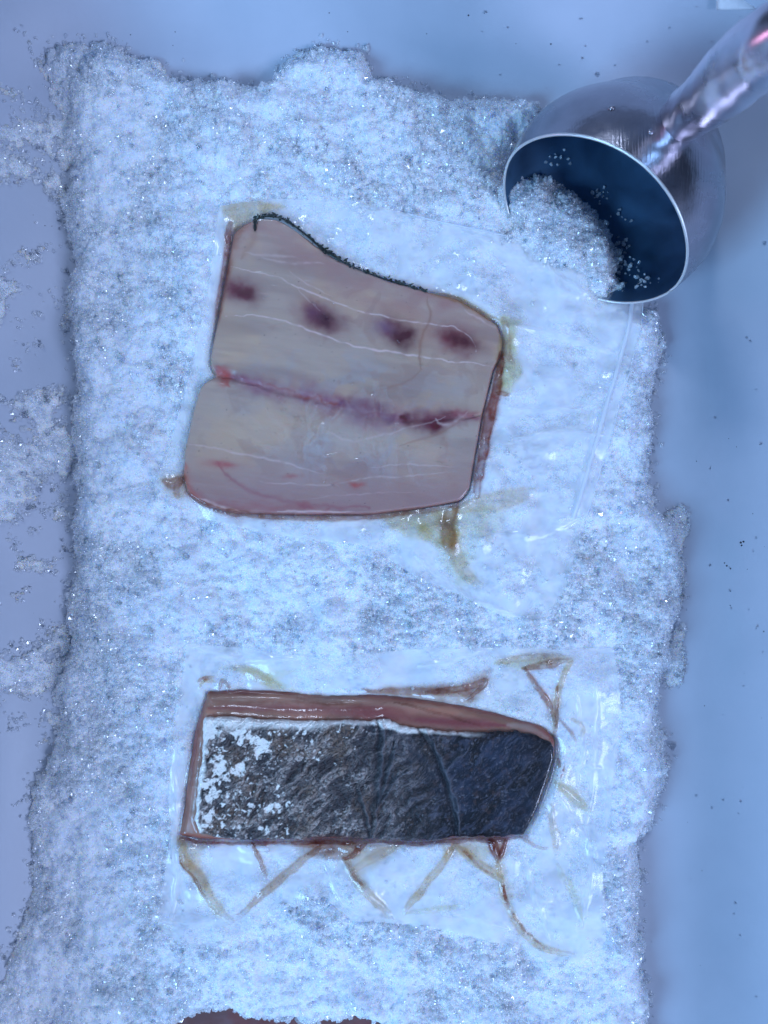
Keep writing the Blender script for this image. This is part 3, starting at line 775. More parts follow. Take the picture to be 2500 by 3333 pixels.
# little curled scales on it
SV, SF = [], []
def flake(c, ln, wd, ang, tilt):
    b0 = len(SV); ca, sa = math.cos(ang), math.sin(ang)
    for i in range(5):
        s = i / 4; w = wd * math.sin(math.pi * (0.12 + .8 * s)) * .5
        for k in (-1, 0, 1):
            lx = (s - .5) * ln; ly = k * w; lz = tilt * s * s * ln + (0.0005 if k == 0 else 0)
            SV.append((c[0] + lx * ca - ly * sa, c[1] + lx * sa + ly * ca, c[2] + lz))
    for i in range(4):
        for k in (0, 1): q_ = b0 + i * 3 + k; SF.append([q_, q_ + 3, q_ + 4, q_ + 1])
for i in range(150):
    s = rng.uniform(0, 1) ** 1.1; k = min(int(s * (len(ed) - 1)), len(ed) - 2); a, b_ = ed[k]; a2, b2 = ed[k + 1]
    off = rng.normal(0, 2.6); dirn = math.atan2(-(b2 - b_), a2 - a)
    clump = 0.5 + 1.0 * vnoise(np.array([k * .35]), np.array([3.3]), 8)[0]
    flake((wx(a + rng.normal(0, 3)), wy(b_ + off - 1), FZ1 + rng.uniform(-.001, .0018)), rng.uniform(.0016, .0042) * clump, rng.uniform(.0008, .002) * clump, dirn + rng.normal(0, .7), rng.uniform(-.1, .5))
flake((wx(551), wy(489), FZ1 + .0005), .0085, .0026, math.pi / 2, 0.05)
SV_, SF_ = np.array(SV), np.array(SF)
o = mesh_from('loose_scales', SV_, SF_, M_DARK, None, True, {'tone': ('FLOAT_COLOR', np.repeat(np.clip(np.array([alb(34, 44, 50)]) * rng.uniform(.5, 2.0, (len(SV_) // 15, 1)), 0, 1), 15, 0))})
o['kind'] = 'stuff'; place(o, fil1)
lv, lf = tube([(wx(a), wy(b_ + 4.5), FZ1 - 0.0006) for a, b_ in ed[3:26]], [.0006 + .0007 * math.sin(math.pi * i / 22) for i in range(23)], 8)
o = mesh_from('rim_highlight', lv, lf, M_FLESH, None, True, {'tone': ('FLOAT_COLOR', np.tile(alb(96, 116, 140), (len(lv), 1)))}); place(o, fil1)  # rim highlight modelled as a pale tube beside the skin edge

# ------------------------------------------------------------------ lower piece: skin side up
fil2 = empty('fish_fillet', (wx(800), wy(1680), 0.05))
tag(fil2, 'long fish piece with dark scaly skin and white blotches, in the lower bag', 'fish fillet', 'vacuum packed fish pieces')
X, Y = grid_xy(wx(375), wx(1220), wy(1835), wy(1480), 0.0007)
u, v = UV(X, Y); sl = sdist(X, Y, LEDGE2); s2 = sdist(X, Y, FISH2)
body = alb(126, 101, 95) + 0 * X[..., None]
body = lay(body, alb(156, 122, 118), sst(-.3, .6, fbm(u * .4, v, 40, 3, 501)) * .6)
body = lay(body, alb(116, 58, 66), gauss(u, v, 810, 1535, 60, 20, 0) * .9)
g, _ = line(u, v, [(450, 1530), (600, 1532), (800, 1540), (900, 1556), (1000, 1566), (1100, 1572)], 13, 3, 502); body = lay(body, alb(112, 62, 72), g * .7)
g, _ = line(u, v, [(455, 1512), (600, 1514), (800, 1520), (950, 1530)], 7, 2, 503); body = lay(body, alb(134, 122, 124), g * .6)
g, _ = line(u, v, [(900, 1556), (1000, 1560), (1090, 1568)], 10, 3, 504); body = lay(body, alb(110, 44, 66), g * .6)
g, _ = line(u, v, [(1100, 1568), (1150, 1575), (1190, 1595)], 10, 3, 505); body = lay(body, alb(150, 150, 164), g * .6)
g, _ = line(u, v, [(445, 1510), (430, 1560), (420, 1660), (408, 1750), (400, 1808)], 5, 2, 506); body = lay(body, alb(136, 108, 110), g * .7)
for pts, w in (([(392, 1812), (520, 1822), (700, 1816), (900, 1822), (1130, 1808)], 8), ([(440, 1500), (425, 1560), (412, 1660)], 5), ([(443, 1498), (600, 1498), (800, 1505), (1000, 1528), (1180, 1575), (1204, 1620)], 3.5)):
    g, _ = line(u, v, pts, w, 2, 507, False); body = lay(body, alb(124, 66, 62), g * .8)
p = np.where(sl > 0, np.sqrt(np.clip(1 - (1 - np.clip(sl / .007, 0, 1)) ** 2, 0, 1)), 0)
Zb = FZ2 - 0.014 + 0.009 * p + np.where(sl < 0, sl * 3, 0) + 0.0015 * sst(-.012, 0.0, s2) * p + .0004 * fbm(u, v, 20, 3, 508) * p
heightfield('flesh', X, Y, Zb, sl > -0.001, M_FLESH, fil2, {'tone': ('FLOAT_COLOR', body)}, bottom=0.046)
def fish2_top(x, y):
    sl = sdist(x, y, LEDGE2); s2 = sdist(x, y, FISH2)
    p = np.where(sl > 0, np.sqrt(np.clip(1 - (1 - np.clip(sl / .007, 0, 1)) ** 2, 0, 1)), 0)
    z = FZ2 - 0.014 + 0.009 * p + 0.005 * sst(-.012, 0.0, s2) * p
    z = np.where(s2 > 0, np.maximum(z, FZ2 - .0010 + .0032 * np.sqrt(np.clip(1 - (1 - np.clip(s2 / .004, 0, 1)) ** 2, 0, 1))), z)
    return np.where(sl > -0.001, z, 0)
X, Y = grid_xy(wx(412), wx(1205), wy(1825), wy(1542), 0.00042)
u, v = UV(X, Y); s2 = sdist(X + .0009 * fbm(X, Y, .006, 3, 520), Y + .0009 * fbm(X, Y, .006, 3, 521), FISH2)
# rows of scales run up to the right
a = math.radians(-42); uw = u + 7 * fbm(u, v, 45, 3, 530); vw = v + 7 * fbm(u, v, 45, 3, 531)
p1 = uw * math.cos(a) + vw * math.sin(a); p2 = -uw * math.sin(a) + vw * math.cos(a)
streak = fbm(p1 * .33, p2, 11, 4, 532, .6)
fine = fbm(p1 * .55, p2, 4.2, 3, 533, .6)
f1, f2, cid = voro(p1 * .55, p2, 6.5, 534); edge = sst(.0, .16, f2 - f1)
g1, g2, gid = voro(u + 3 * fine, v, 4.4, 535); gedge = sst(0, .2, g2 - g1)
tR = sst(700, 1010, u + 30 * fbm(u, v, 90, 3, 536))       # towards the dark end
tL = sst(740, 440, u + 55 * fbm(u, v, 60, 3, 537))        # towards the white end
body = alb(80, 84, 98) + 0 * X[..., None]
body = lay(body, alb(140, 146, 164), sst(-.05, .7, streak) * .85)
body = lay(body, alb(40, 38, 48), sst(.05, -.65, streak) * .9)
body = lay(body, alb(104, 92, 84), sst(.1, .7, fbm(u, v, 55, 3, 538)) * .45)
body = lay(body, alb(20, 24, 36), (1 - edge) * .8)
body = lay(body, alb(160, 172, 196), (gid > .84) * gedge * .8 * sst(-.3, .4, fbm(u, v, 60, 3, 560)))  # bright cells: scale glints painted into the skin colour
body = lay(body, alb(44, 52, 66), (gid < .22) * .5)
body = lay(body, alb(60, 64, 82), sst(0, .8, fine) * .4)
dark = alb(26, 36, 60) + 0 * X[..., None]
dark = lay(dark, alb(48, 54, 76), sst(0, .8, fbm(p1 * .4, p2, 26, 4, 540)) * .8)
dark = lay(dark, alb(12, 18, 32), sst(0, -.8, streak) * .8)
dark = lay(dark, alb(50, 76, 124), sst(.25, .8, fbm(u, v, 70, 4, 541)) * .55)
dark = lay(dark, alb(58, 50, 60), sst(.2, .8, fbm(u, v, 50, 4, 545)) * .6)
dark = dark * .22; dark = lay(dark, alb(46, 56, 84), sst(.1, .7, streak) * .7); dark = lay(dark, alb(66, 78, 108), sst(.35, .9, fine) * .55); dark = lay(dark, alb(58, 50, 58), sst(.3, .9, fbm(u, v, 9, 3, 549)) * .5)
dark = lay(dark, alb(30, 50, 86), sst(0, .6, fbm(u, v, 60, 4, 548)) * .28); dark = lay(dark, alb(84, 96, 124), (gid > .95) * gedge * .4)  # last layer: fainter scale glints painted into the dark end
dark = lay(dark, alb(10, 14, 26), sst(1080, 1190, u) * .55)
body = body * (1 - tR[..., None]) + dark * tR[..., None]
# white blotches
wn = fbm(u, v, 34, 3, 542, .55); wb = wn * 1.15 + .55 * streak * 0.5 + 1.30 * tL - .98 + .35 * sst(1600, 1560, v) * sst(760, 620, u)
s1_, s2_, sid = voro(u + 9 * fbm(u, v, 16, 3, 571), v + 9 * fbm(u, v, 16, 3, 572), 19, 573)
wb = np.maximum(wb - .34, (.05 + .44 * tL + .32 * wn - s1_) * 1.0)
wb = np.where(u > 770, -1, wb) - .25 * sst(.1, .8, fbm(p1 * .5, p2, 18, 3, 574)) - .03 * np.abs(fine)
body = lay(body, alb(222, 216, 246), sst(0.0, .22, wb + .10 * fine) * .95)
spot = voro(u, v, 5.5, 544); body = lay(body, alb(60, 58, 66), (spot[0] < .27) * (spot[2] > .3) * sst(.5, .05, wb) * sst(-.1, .06, wb) * .7)
# white rim of cut flesh
top_v = np.interp(u, [430, 600, 800, 870, 1000, 1060], [1552, 1556, 1556, 1570, 1581, 1582])
rimw = np.maximum(sst(24, 8, v - top_v + 8 * fbm(u, v, 30, 3, 546)) * sst(760, 640, u), sst(12, 4, v - top_v + 4 * wn) * sst(1060, 980, u))
rimw = np.maximum(rimw, sst(12, 4, u - np.interp(v, [1550, 1620, 1700, 1775], [440, 437, 428, 421]) + 6 * wn))
body = lay(body, alb(222, 216, 246), rimw * .95)
# pressed creases, darkened, with highlight rims painted into the skin colour
Zs = np.sqrt(np.clip(1 - (1 - np.clip(s2 / .004, 0, 1)) ** 2, 0, 1))
Z = FZ2 - .002 + .0032 * Zs
rel = .0007 * (edge - .5) + .0014 * streak + .0005 * fine + .0003 * (gid - .5) * gedge
Z += rel * Zs * (1.1 - .75 * tR) * (1 - .6 * sst(.05, .3, wb))
Z += .0010 * fbm(u, v, 70, 3, 547) * Zs
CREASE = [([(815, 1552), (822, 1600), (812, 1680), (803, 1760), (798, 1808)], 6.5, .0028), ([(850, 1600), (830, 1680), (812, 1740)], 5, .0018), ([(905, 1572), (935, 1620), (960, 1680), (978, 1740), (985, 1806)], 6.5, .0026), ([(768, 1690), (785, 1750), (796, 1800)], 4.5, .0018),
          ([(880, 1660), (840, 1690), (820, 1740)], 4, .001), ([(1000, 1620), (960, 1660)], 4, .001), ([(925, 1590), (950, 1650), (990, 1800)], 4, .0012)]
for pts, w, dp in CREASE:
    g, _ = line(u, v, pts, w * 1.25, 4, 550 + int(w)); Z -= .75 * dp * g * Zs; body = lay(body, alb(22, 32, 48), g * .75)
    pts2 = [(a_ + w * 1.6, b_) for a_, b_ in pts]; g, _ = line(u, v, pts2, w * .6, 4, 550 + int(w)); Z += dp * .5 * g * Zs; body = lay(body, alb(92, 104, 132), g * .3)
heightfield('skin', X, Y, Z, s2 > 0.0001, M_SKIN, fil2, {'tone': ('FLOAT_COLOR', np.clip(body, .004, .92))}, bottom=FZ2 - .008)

# ------------------------------------------------------------------ third pack at the near edge
X, Y = grid_xy(wx(260), wx(900), wy(2430), wy(2150), 0.0012)
PK3 = smooth_poly(W2([(270, 2260), (330, 2190), (440, 2165), (640, 2175), (860, 2170), (890, 2300), (880, 2420), (280, 2420)]), 1)
u, v = UV(X, Y); s3 = sdist(X, Y, PK3); p = np.sqrt(np.clip(1 - (1 - np.clip(s3 / .01, 0, 1)) ** 2, 0, 1))
body = alb(84, 64, 74) + 0 * X[..., None]; body = lay(body, alb(94, 80, 96), sst(0, .8, fbm(u, v * 2, 60, 4, 601)) * .7); body = lay(body, alb(92, 54, 62), sst(.1, .9, fbm(u, v, 80, 3, 602)) * .7)
fil3 = empty('fish_fillet', (wx(560), wy(2300), .04)); tag(fil3, 'brownish fish piece mostly hidden under ice at the bottom edge', 'fish fillet', 'vacuum packed fish pieces')
heightfield('flesh', X, Y, .0292 + .0035 * p + .0004 * fbm(u, v, 40, 3, 603), s3 > 0, M_FLESH, fil3, {'tone': ('FLOAT_COLOR', body)}, bottom=.0284)

# ------------------------------------------------------------------ bag film
def blob(store, c, r, flat, seed):
    V, F = store; a, f = drop(c, r, (0, 0, 1), flat, 9, 4); b0 = sum(len(q) for q in V); V.append(a); F.append(f + b0)
def make_bag(name, label, poly, top, strands, pools, crease, loc, seed, haze0):
    xs = [p[0] for p in poly]; ys = [p[1] for p in poly]
    X, Y = grid_xy(min(xs) - .002, max(xs) + .002, min(ys) - .002, max(ys) + .002, 0.0009)
    u, v = UV(X, Y); s = sdist(X, Y, poly)
    tz, t, sd, pack, fl = ice_h(X, Y, False)
    base = np.maximum(tz + t + .0016, tz)
    ft = top(X, Y)
    w = np.where(ft > 0, ft, np.minimum(base, 0.062))
    Z = blur(w, 3); Z = np.maximum(Z + .0009, np.where(ft > 0, ft + .0006, 0))
    Z = np.maximum(Z, blur(base, 2) + .0006 - 1.0 * (blur((ft > 0) * 1.0, 5) > .02))
    Z = blur(Z, 1); Z = np.maximum(Z, np.where(ft > 0, ft + .0014, 0))
    Z += .0011 * fbm(X, Y, .03, 3, seed) * (ft == 0) * sst(0, .02, s)
    if seed == 700: lf_ = gauss(u, v, 1385, 618, 60, 34, 20); Z += .016 * lf_
    J = np.ones(X.shape + (3,)); hz = haze0 + .12 * fbm(X, Y, .03, 4, seed + 1) + .10 * sst(.006, 0, s)
    hz = np.where(ft > 0, .012, hz)
    for pts, wd, c, k, ht in pools + strands:
        uu = u + 3 * fbm(u, v, 28, 3, seed + 5); vv = v + 3 * fbm(u, v, 28, 3, seed + 6)
        if wd is None:            # filled pool
            pd = sdist(uu + 5 * fbm(u, v, 18, 3, seed + 7), vv, smooth_poly(pts)); g = sst(-7, 7, pd); k = k * (.75 + .35 * fbm(u, v, 22, 3, seed + 9))
            g = np.clip(g * k, 0, 1); rdg = 0 * g
        else:
            d, par = pdist(uu, vv, smooth_line(pts)); ww = wd * 1.3 * (.25 + .75 * np.sin(np.clip(par * .94 + .03, 0, 1) * math.pi) ** .6)
            core = np.exp(-(d / ww) ** 2.6) * sst(-.03, .05, par + .03) * sst(1.02, .80, par); rdg = np.exp(-(d / (ww * .8)) ** 2)
            lip = np.exp(-((d - ww * .85) / (ww * .28)) ** 2) * .5        # liquid gathers at the sides of a fold
            g = np.clip(core * k * 1.0 * (.72 + .3 * fbm(u, v, 14, 2, seed + 11)) + lip * k, 0, 1)
        tint = np.asarray(c)
        J = J * (1 - g[..., None]) + tint * J * g[..., None]
        hz = np.where(ft > 0, np.maximum(hz, g * .15), hz * (1 - .5 * g) + .04 * g)
        Z += ht * rdg * np.where(ft > 0, .25, 1)
    cu_, cv_ = UV(sum(p_[0] for p_ in poly) / len(poly), sum(p_[1] for p_ in poly) / len(poly))
    if seed == 700:
        a1_, a2_ = u + 55 * fbm(u, v, 90, 3, 711), v + 55 * fbm(u, v, 90, 3, 712)
        mb = fbm(a1_, a2_ * .8, 80, 3, 713); reg = np.clip(gauss(u, v, 720, 950, 170, 95, 0) + .6 * gauss(u, v, 780, 840, 200, 40, 5) + .4 * gauss(u, v, 900, 1000, 120, 60, 0), 0, 1) * (ft > 0)
        rg = np.exp(-(mb / .07) ** 2); hz += .13 * rg * reg + .12 * sst(-.05, .45, mb) * reg; Z += .0006 * rg * reg  # wrinkle glare and swirl highlights painted into the film haze
    if seed == 800:
        hz = np.where((ft > 0), hz + .02 * np.exp(-(fbm(u * .3, v * 2.5, 60, 3, 811) / .08) ** 2) * (v < 1575), hz)
    for pts, wd, ht in crease:
        g, _ = line(u, v, pts, wd, 4, seed + 13); Z += ht * g * np.where(ft > 0, .45, 1); hz = np.clip(hz + np.where(ft > 0, .03, .16) * g, 0, .6)
    root = empty(name, loc); tag(root, label, 'plastic bag', 'clear vacuum bags on the ice')
    heightfield('film', X, Y, Z, s > 0, M_FILM, root, {'juice': ('FLOAT_COLOR', np.clip(J, .02, 1)), 'haze': ('FLOAT', np.clip(hz, 0.008, .7))})
    def zat(x, y):
        i = int(np.clip(round((x - X[0, 0]) / .0009), 0, X.shape[0] - 1)); j = int(np.clip(round((y - Y[0, 0]) / .0009), 0, X.shape[1] - 1)); return Z[i, j]
    return root, zat
RED, BRN, AMB, OLV = (.42, .12, .07), (.52, .24, .13), (.78, .58, .32), (.80, .76, .48)
st1 = [([(495, 478), (492, 540), (484, 600), (474, 660), (462, 715)], 6, RED, .75, .001),
       ([(1083, 765), (1072, 840), (1058, 905), (1046, 960), (1034, 1010), (1028, 1075)], 9, RED, .95, .001),
       ([(1070, 848), (1085, 850), (1102, 853)], 3, BRN, .9, .0008),
       ([(985, 1088), (972, 1115), (962, 1145), (978, 1200)], 11, BRN, .6, .0012),
       ([(975, 1150), (985, 1200), (1000, 1240), (1035, 1262)], 10, AMB, .45, .0008),
       ([(990, 1100), (1040, 1088), (1090, 1080), (1150, 1060)], 14, AMB, .45, .001),
       ([(400, 1062), (440, 1094), (520, 1112), (640, 1118), (800, 1118), (900, 1106), (985, 1092)], 5, BRN, .8, .0004),
       ([(352, 1040), (375, 1048), (398, 1030)], 8, BRN, .7, .001), ([(395, 1030), (378, 1055), (385, 1072)], 5, RED, .6, .001),
       ([(1085, 690), (1096, 720), (1094, 760), (1110, 790)], 7, BRN, .5, .0005), ([(930, 632), (985, 645), (1040, 675), (1085, 700)], 5, AMB, .8, .0003)]
pl1 = [([(474, 430), (545, 430), (620, 446), (560, 462), (520, 480), (497, 500), (484, 470)], None, AMB, .75, 0),
       ([(497, 490), (548, 470), (520, 500), (505, 560), (492, 600)], None, (.72, .45, .34), .6, 0),
       ([(1080, 680), (1125, 690), (1110, 740), (1130, 790), (1105, 850), (1070, 850)], None, OLV, .8, 0),
       ([(820, 1115), (990, 1090), (985, 1180), (940, 1175), (870, 1160)], None, (.80, .68, .44), .85, 0),
       ([(900, 1130), (1050, 1090), (1100, 1110), (1000, 1240), (1050, 1260), (990, 1270)], None, OLV, .35, 0),
       ([(335, 1035), (400, 1020), (400, 1075), (385, 1078)], None, AMB, .55, 0)]
cr1 = [([(620, 1000), (640, 950), (600, 900), (570, 880)], 4, .0010), ([(700, 1040), (700, 960), (720, 900), (750, 870)], 4, .0012), ([(660, 930), (720, 915), (760, 890), (740, 860)], 4, .001), ([(560, 860), (600, 920), (660, 940)], 4, .001), ([(640, 1060), (650, 1000), (690, 930)], 3, .001),
       ([(760, 1000), (820, 970), (900, 950), (1000, 930)], 4, .0007), ([(700, 800), (720, 850), (700, 880)], 3, .001), ([(780, 810), (790, 860)], 3, .001), ([(500, 860), (560, 920), (620, 940)], 3, .0007),
       ([(1100, 880), (1180, 890), (1260, 880)], 8, .001), ([(1110, 950), (1200, 930), (1300, 940)], 7, .001), ([(1000, 500), (1150, 560), (1280, 640)], 8, .001), ([(1050, 1150), (1150, 1160), (1250, 1120)], 9, .0012), ([(1180, 560), (1210, 640), (1300, 630)], 9, .0012),
       ([(1290, 900), (1270, 1000), (1240, 1120)], 8, .0012), ([(900, 1200), (1000, 1290), (1120, 1330)], 8, .0012), ([(1100, 700), (1200, 720), (1330, 760)], 8, .001)]
bag1, z1 = make_bag('vacuum_bag', 'clear plastic bag over the pale cut fish, its square corner reaching to the scoop', BAG1, fish1_top, st1, pl1, cr1, (wx(880), wy(880), .055), 700, .27)
st2 = [([(388, 1815), (402, 1860), (435, 1915), (470, 1965), (500, 1990)], 10, AMB, .65, .0016), ([(386, 1845), (410, 1890), (448, 1945)], 2.6, BRN, .9, .0008),
       ([(543, 1820), (555, 1850), (575, 1895)], 4, BRN, .9, .0016), ([(690, 1832), (640, 1870), (570, 1930), (515, 1978)], 7, (.66, .46, .30), .8, .0018), ([(630, 1826), (700, 1826), (780, 1832), (745, 1850), (660, 1850)], 8, (.66, .42, .28), .7, .0014),
       ([(790, 1822), (770, 1838), (745, 1852), (735, 1846)], 4, RED, .9, .0016), ([(742, 1850), (760, 1880), (800, 1930), (845, 1978)], 8, AMB, .6, .0016), ([(745, 1860), (770, 1892), (790, 1910)], 3, BRN, .9, .001), ([(860, 1828), (800, 1850), (760, 1880)], 7, AMB, .45, .001),
       ([(982, 1828), (940, 1885), (905, 1930), (872, 1972)], 7, AMB, .7, .0016), ([(990, 1828), (1020, 1860), (1060, 1885), (1090, 1905)], 7, AMB, .75, .0014), ([(1000, 1838), (1040, 1878), (1070, 1892)], 2.4, BRN, .8, .0008),
       ([(1072, 1855), (1082, 1900), (1096, 1960), (1125, 2010), (1160, 2050), (1240, 2062)], 6, AMB, .65, .0014), ([(1088, 1915), (1097, 1950), (1098, 1962)], 3, RED, .9, .001), ([(1100, 1965), (1140, 2020), (1175, 2050)], 2, BRN, .7, .0006),
       ([(1060, 1815), (1070, 1840), (1078, 1862)], 7, RED, .95, .002), ([(1095, 1818), (1086, 1840), (1078, 1862)], 5, RED, .9, .0012), ([(1120, 1810), (1150, 1828), (1185, 1832)], 3, BRN, .6, .0008),
       ([(780, 1490), (860, 1496), (940, 1492), (1000, 1500)], 6, (.62, .40, .30), .8, .0012), ([(920, 1495), (990, 1488), (1058, 1466), (1030, 1490), (1005, 1515)], 5, BRN, .85, .0016), ([(985, 1490), (1020, 1500), (1015, 1520)], 6, BRN, .6, .001),
       ([(1070, 1432), (1130, 1420), (1200, 1414), (1232, 1422)], 5, (.74, .54, .38), .7, .0014), ([(1128, 1442), (1175, 1434), (1230, 1422)], 6, BRN, .75, .0016), ([(1130, 1440), (1150, 1470), (1185, 1512), (1200, 1560)], 4.5, BRN, .85, .0014), ([(1232, 1424), (1210, 1465), (1200, 1510), (1198, 1590)], 6, AMB, .75, .0014), ([(1200, 1480), (1204, 1540), (1196, 1600)], 3, BRN, .8, .001),
       ([(1210, 1552), (1230, 1580), (1245, 1600)], 2.5, BRN, .6, .0008), ([(425, 1478), (432, 1470), (460, 1466)], 3, BRN, .8, .001), ([(430, 1490), (440, 1470), (465, 1476)], 2.5, AMB, .8, .001), ([(470, 1492), (478, 1470), (490, 1482), (492, 1496)], 2.5, BRN, .8, .001),
       ([(500, 1442), (560, 1462), (610, 1494)], 8, AMB, .45, .001), ([(1205, 1640), (1215, 1665), (1210, 1680)], 4, RED, .8, .001), ([(1200, 1690), (1240, 1720), (1275, 1750)], 8, AMB, .45, .0012), ([(1190, 1740), (1195, 1800), (1205, 1850)], 7, AMB, .45, .001), ([(1235, 1550), (1262, 1570), (1250, 1590)], 4, AMB, .5, .001),
       ([(1205, 1870), (1240, 1930), (1255, 2000)], 6, OLV, .4, .001), ([(880, 1972), (940, 1964), (1000, 1960)], 5, OLV, .45, .001),
       ([(443, 1499), (520, 1496), (600, 1498), (640, 1506)], 2.8, RED, .45, .0005), ([(600, 1498), (700, 1510), (790, 1508), (805, 1502), (900, 1514), (1000, 1530), (1100, 1553), (1180, 1574), (1203, 1600)], 2.2, BRN, .45, .0005),
       ([(640, 1510), (720, 1524), (800, 1528), (850, 1520)], 2.2, BRN, .45, .0006), ([(850, 1518), (920, 1532), (1000, 1556), (1040, 1570)], 2.2, BRN, .7, .0006), ([(441, 1502), (424, 1580), (410, 1680), (388, 1812)], 3.5, RED, .45, .0005), ([(452, 1515), (600, 1519), (780, 1524)], 3, BRN, .4, .0004),
       ([(388, 1813), (430, 1822), (520, 1824), (640, 1822), (760, 1822), (830, 1818)], 3.5, RED, .85, .0006), ([(830, 1820), (900, 1822), (1000, 1818), (1080, 1820), (1140, 1810)], 3.5, RED, .8, .0006), ([(640, 1812), (720, 1804), (790, 1808)], 4, RED, .8, .0004), ([(960, 1812), (1040, 1808), (1100, 1808)], 4.5, RED, .9, .0008)]
pl2 = [([(740, 1822), (870, 1826), (820, 1860), (780, 1890), (750, 1862)], None, AMB, .4, 0), ([(960, 1826), (1070, 1826), (1050, 1860), (1000, 1850), (960, 1870)], None, AMB, .4, 0), ([(385, 1818), (440, 1822), (430, 1870), (460, 1940), (430, 1910), (395, 1850)], None, AMB, .45, 0), ([(640, 1822), (740, 1822), (720, 1850), (640, 1850)], None, BRN, .45, 0),
       ([(1060, 1818), (1098, 1818), (1090, 1870), (1110, 1940), (1090, 1950), (1075, 1880)], None, AMB, .45, 0), ([(1200, 1640), (1240, 1690), (1290, 1770), (1240, 1750), (1196, 1700)], None, OLV, .35, 0),
       ([(780, 1490), (1000, 1475), (1060, 1440), (1040, 1510), (1000, 1530), (860, 1510)], None, (.74, .58, .46), .7, 0), ([(470, 1445), (640, 1450), (600, 1470), (640, 1495), (580, 1492), (560, 1465)], None, OLV, .7, 0), ([(1060, 1430), (1235, 1415), (1230, 1425), (1130, 1445)], None, OLV, .6, 0),
       ([(1000, 1480), (1120, 1440), (1185, 1520), (1190, 1570), (1080, 1545), (1010, 1525)], None, (.93, .90, .86), .5, 0), ([(870, 1560), (960, 1560), (1060, 1570), (1180, 1580), (1200, 1600), (1110, 1575), (960, 1578)], None, (.80, .60, .58), .5, 0)]
cr2 = [([(420, 1400), (520, 1430), (640, 1420)], 8, .0012), ([(900, 1440), (1000, 1420), (1060, 1400)], 7, .0012), ([(1240, 1500), (1260, 1600), (1250, 1700)], 6, .0012), ([(1280, 1450), (1290, 1600), (1270, 1800)], 7, .001), ([(1130, 1850), (1160, 1950), (1190, 2030)], 5, .001), ([(1210, 1720), (1260, 1800), (1290, 1850)], 6, .001),
       ([(350, 1990), (430, 1985), (520, 1990)], 12, .002), ([(370, 1830), (380, 1900), (370, 1980)], 7, .0012), ([(700, 1870), (760, 1970), (860, 1985)], 7, .001), ([(380, 1600), (372, 1700), (380, 1780)], 6, .0008), ([(1250, 2000), (1280, 1900), (1270, 1800)], 6, .001), ([(960, 1970), (1060, 1990), (1100, 2010)], 7, .001), ([(1230, 1640), (1300, 1660)], 6, .001), ([(560, 1840), (620, 1850), (640, 1840)], 6, .0008)]
bag2, z2 = make_bag('vacuum_bag', 'clear wrinkled plastic bag with brown juice folds round the dark skinned fish', BAG2, fish2_top, st2, pl2, cr2, (wx(850), wy(1720), .055), 800, .27)
# air bubbles caught under and on the film
BV, BF = [], []
for a, b_, r_ in ((680, 658, .0022), (703, 684, .0024), (712, 692, .0012), (722, 655, .0010), (603, 858, .0010), (610, 872, .0012), (612, 888, .0016), (640, 905, .0018), (655, 912, .0010), (570, 645, .0012), (860, 738, .0016), (905, 772, .0012), (908, 790, .0012),
                 (800, 800, .001), (760, 830, .0012), (700, 1040, .0013), (720, 1048, .0011), (845, 1128, .0013), (1056, 1105, .0018), (1065, 1106, .0014), (1020, 1180, .0016), (965, 1186, .002), (1150, 600, .0016), (1200, 700, .0012), (830, 690, .0011), (520, 520, .001), (1010, 950, .0012), (950, 1000, .0011)):
    x, y = wx(a), wy(b_); blob((BV, BF), (x, y, z1(x, y) + .0001), r_ * .8, .3, 0)
o = mesh_from('air_bubbles', np.concatenate(BV), np.concatenate(BF), M_WATER); o['kind'] = 'stuff'; place(o, bag1)
# visible cut edges and the welded strip in the corner
def edge_strip(pts, zf, w, parent, name, lift=.0004):
    ln = smooth_line(pts, 2); V = []; F = []
    for i, (a, b_) in enumerate(ln):
        a0, b0 = ln[max(i - 1, 0)]; a1, b1 = ln[min(i + 1, len(ln) - 1)]; dx, dy = a1 - a0, b1 - b0; l = math.hypot(dx, dy)
        for k in (-1, 1):
            x, y = wx(a - dy / l * w * k), wy(b_ + dx / l * w * k); V.append((x, y, zf(x, y) + lift))
        for k in (-1, 1): V.append((V[-2][0], V[-2][1], V[-2][2] + .0005))
    for i in range(len(ln) - 1):
        q_ = i * 4
        F += [[q_ + 2, q_ + 6, q_ + 7, q_ + 3], [q_, q_ + 1, q_ + 5, q_ + 4], [q_, q_ + 4, q_ + 6, q_ + 2], [q_ + 1, q_ + 3, q_ + 7, q_ + 5]]
    place(mesh_from(name, np.array(V), np.array(F), M_EDGE), parent)
edge_strip([(880, 462), (1020, 494), (1180, 532), (1290, 586), (1345, 612), (1398, 616)], z1, 1.3, bag1, 'cut_edge')
edge_strip([(1399, 618), (1397, 665), (1378, 745), (1338, 872), (1298, 1022), (1258, 1142)], z1, .9, bag1, 'cut_edge')
edge_strip([(1378, 618), (1368, 665), (1352, 740), (1310, 870), (1272, 1010), (1236, 1120)], z1, 4.5, bag1, 'welded_seam', .0005)

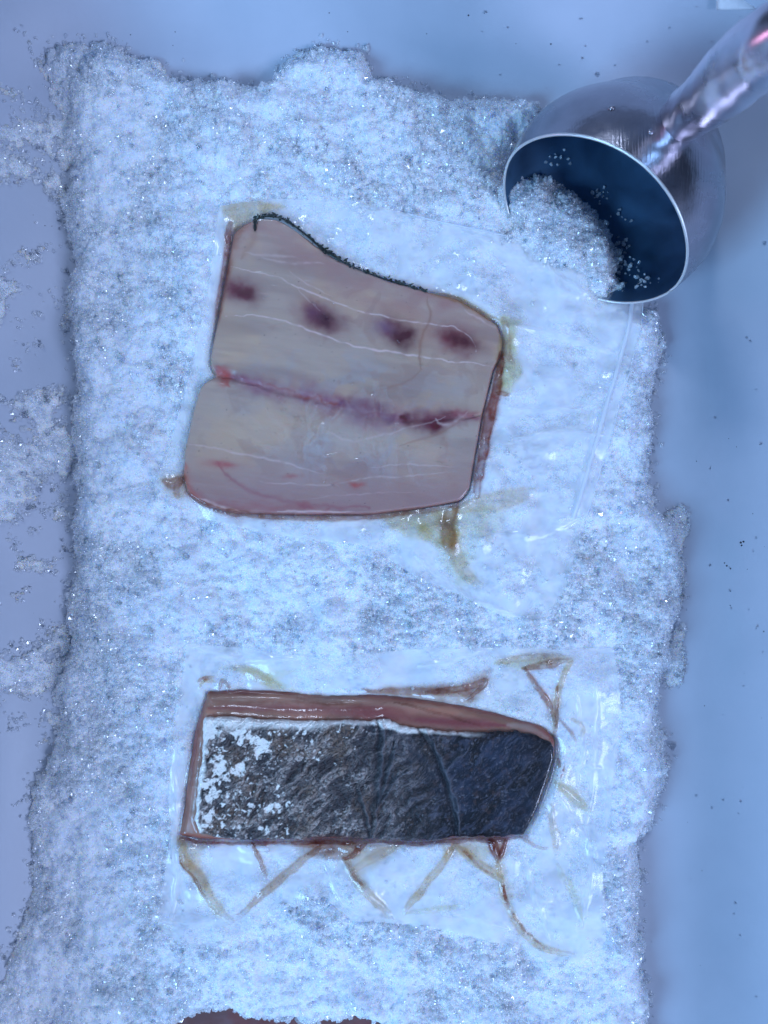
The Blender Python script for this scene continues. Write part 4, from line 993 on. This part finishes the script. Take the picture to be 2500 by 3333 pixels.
# ------------------------------------------------------------------ small things on the tub
def on_tub(u, v):
    x, y = wx(u), wy(v)
    for _ in range(6):
        z = float(tub_z(np.array([x]), np.array([y]))[0]); x, y = wx(u, z), wy(v, z)
    return x, y, z
DV, DF = [], []
for i in range(34):
    u, v = (rng.uniform(1480, 1659), rng.uniform(700, 2200)) if i % 2 else (rng.uniform(0, 1659), rng.uniform(0, 220)) if i % 4 else (rng.uniform(0, 100), rng.uniform(0, 2000))
    c = on_tub(u, v); blob((DV, DF), c, rng.uniform(.00015, .0005), .5, i)
for u, v, r in ((1600, 1172, .0010), (1606, 1170, .0009), (1602, 1178, .0008), (1570, 1222, .0008), (1565, 1216, .0006), (1578, 1228, .0007), (1650, 1364, .0006), (140, 137, .0006), (282, 75, .0005), (1190, 95, .0007), (1012, 33, .0007)): blob((DV, DF), on_tub(u, v), r, .5, 0)
o = mesh_from('dirt_specks', np.concatenate(DV), np.concatenate(DF), M_DIRT, tub); o['kind'] = 'stuff'
WV, WF = [], []
for i in range(46):
    u, v = (rng.uniform(1490, 1650), rng.uniform(650, 2200)) if i % 3 else (rng.uniform(900, 1659), rng.uniform(10, 200))
    blob((WV, WF), on_tub(u, v), rng.uniform(.0006, .0013), .45, i)
for u, v, r in ((1290, 160, .0022), (1048, 26, .0019), (1652, 525, .0018), (1255, 40, .0014), (1637, 1352, .0012), (1550, 280, .0012)): blob((WV, WF), on_tub(u, v), r, .4, 0)
o = mesh_from('water_drops', np.concatenate(WV), np.concatenate(WF), M_WATER, tub); o['kind'] = 'stuff'
# white sticker near the rim in the corner
V = []; F = []; SN = 8
for lift in (.0060, .0050):
    for i in range(SN + 1):
        for k in range(SN + 1):
            a, b_ = i / SN, k / SN
            x, y, z = on_tub(1541 + 83 * a, -16 + 38 * b_); V.append((x, y - lift * .6, z + lift))
n_ = (SN + 1) ** 2
for i in range(SN):
    for k in range(SN):
        q_ = i * (SN + 1) + k; F += [[q_, q_ + 1, q_ + SN + 2, q_ + SN + 1], [n_ + q_, n_ + q_ + SN + 1, n_ + q_ + SN + 2, n_ + q_ + 1]]
    for e_ in (i, SN * (SN + 1) + i): F.append([e_, e_ + 1, n_ + e_ + 1, n_ + e_])
    for e_ in (i * (SN + 1), i * (SN + 1) + SN): F.append([e_, e_ + SN + 1, n_ + e_ + SN + 1, n_ + e_])
o = mesh_from('white_sticker', np.array(V), np.array(F), M_WHITE, None, False)
tag(o, 'small blank white sticker on the tub side above the scoop handle', 'sticker')
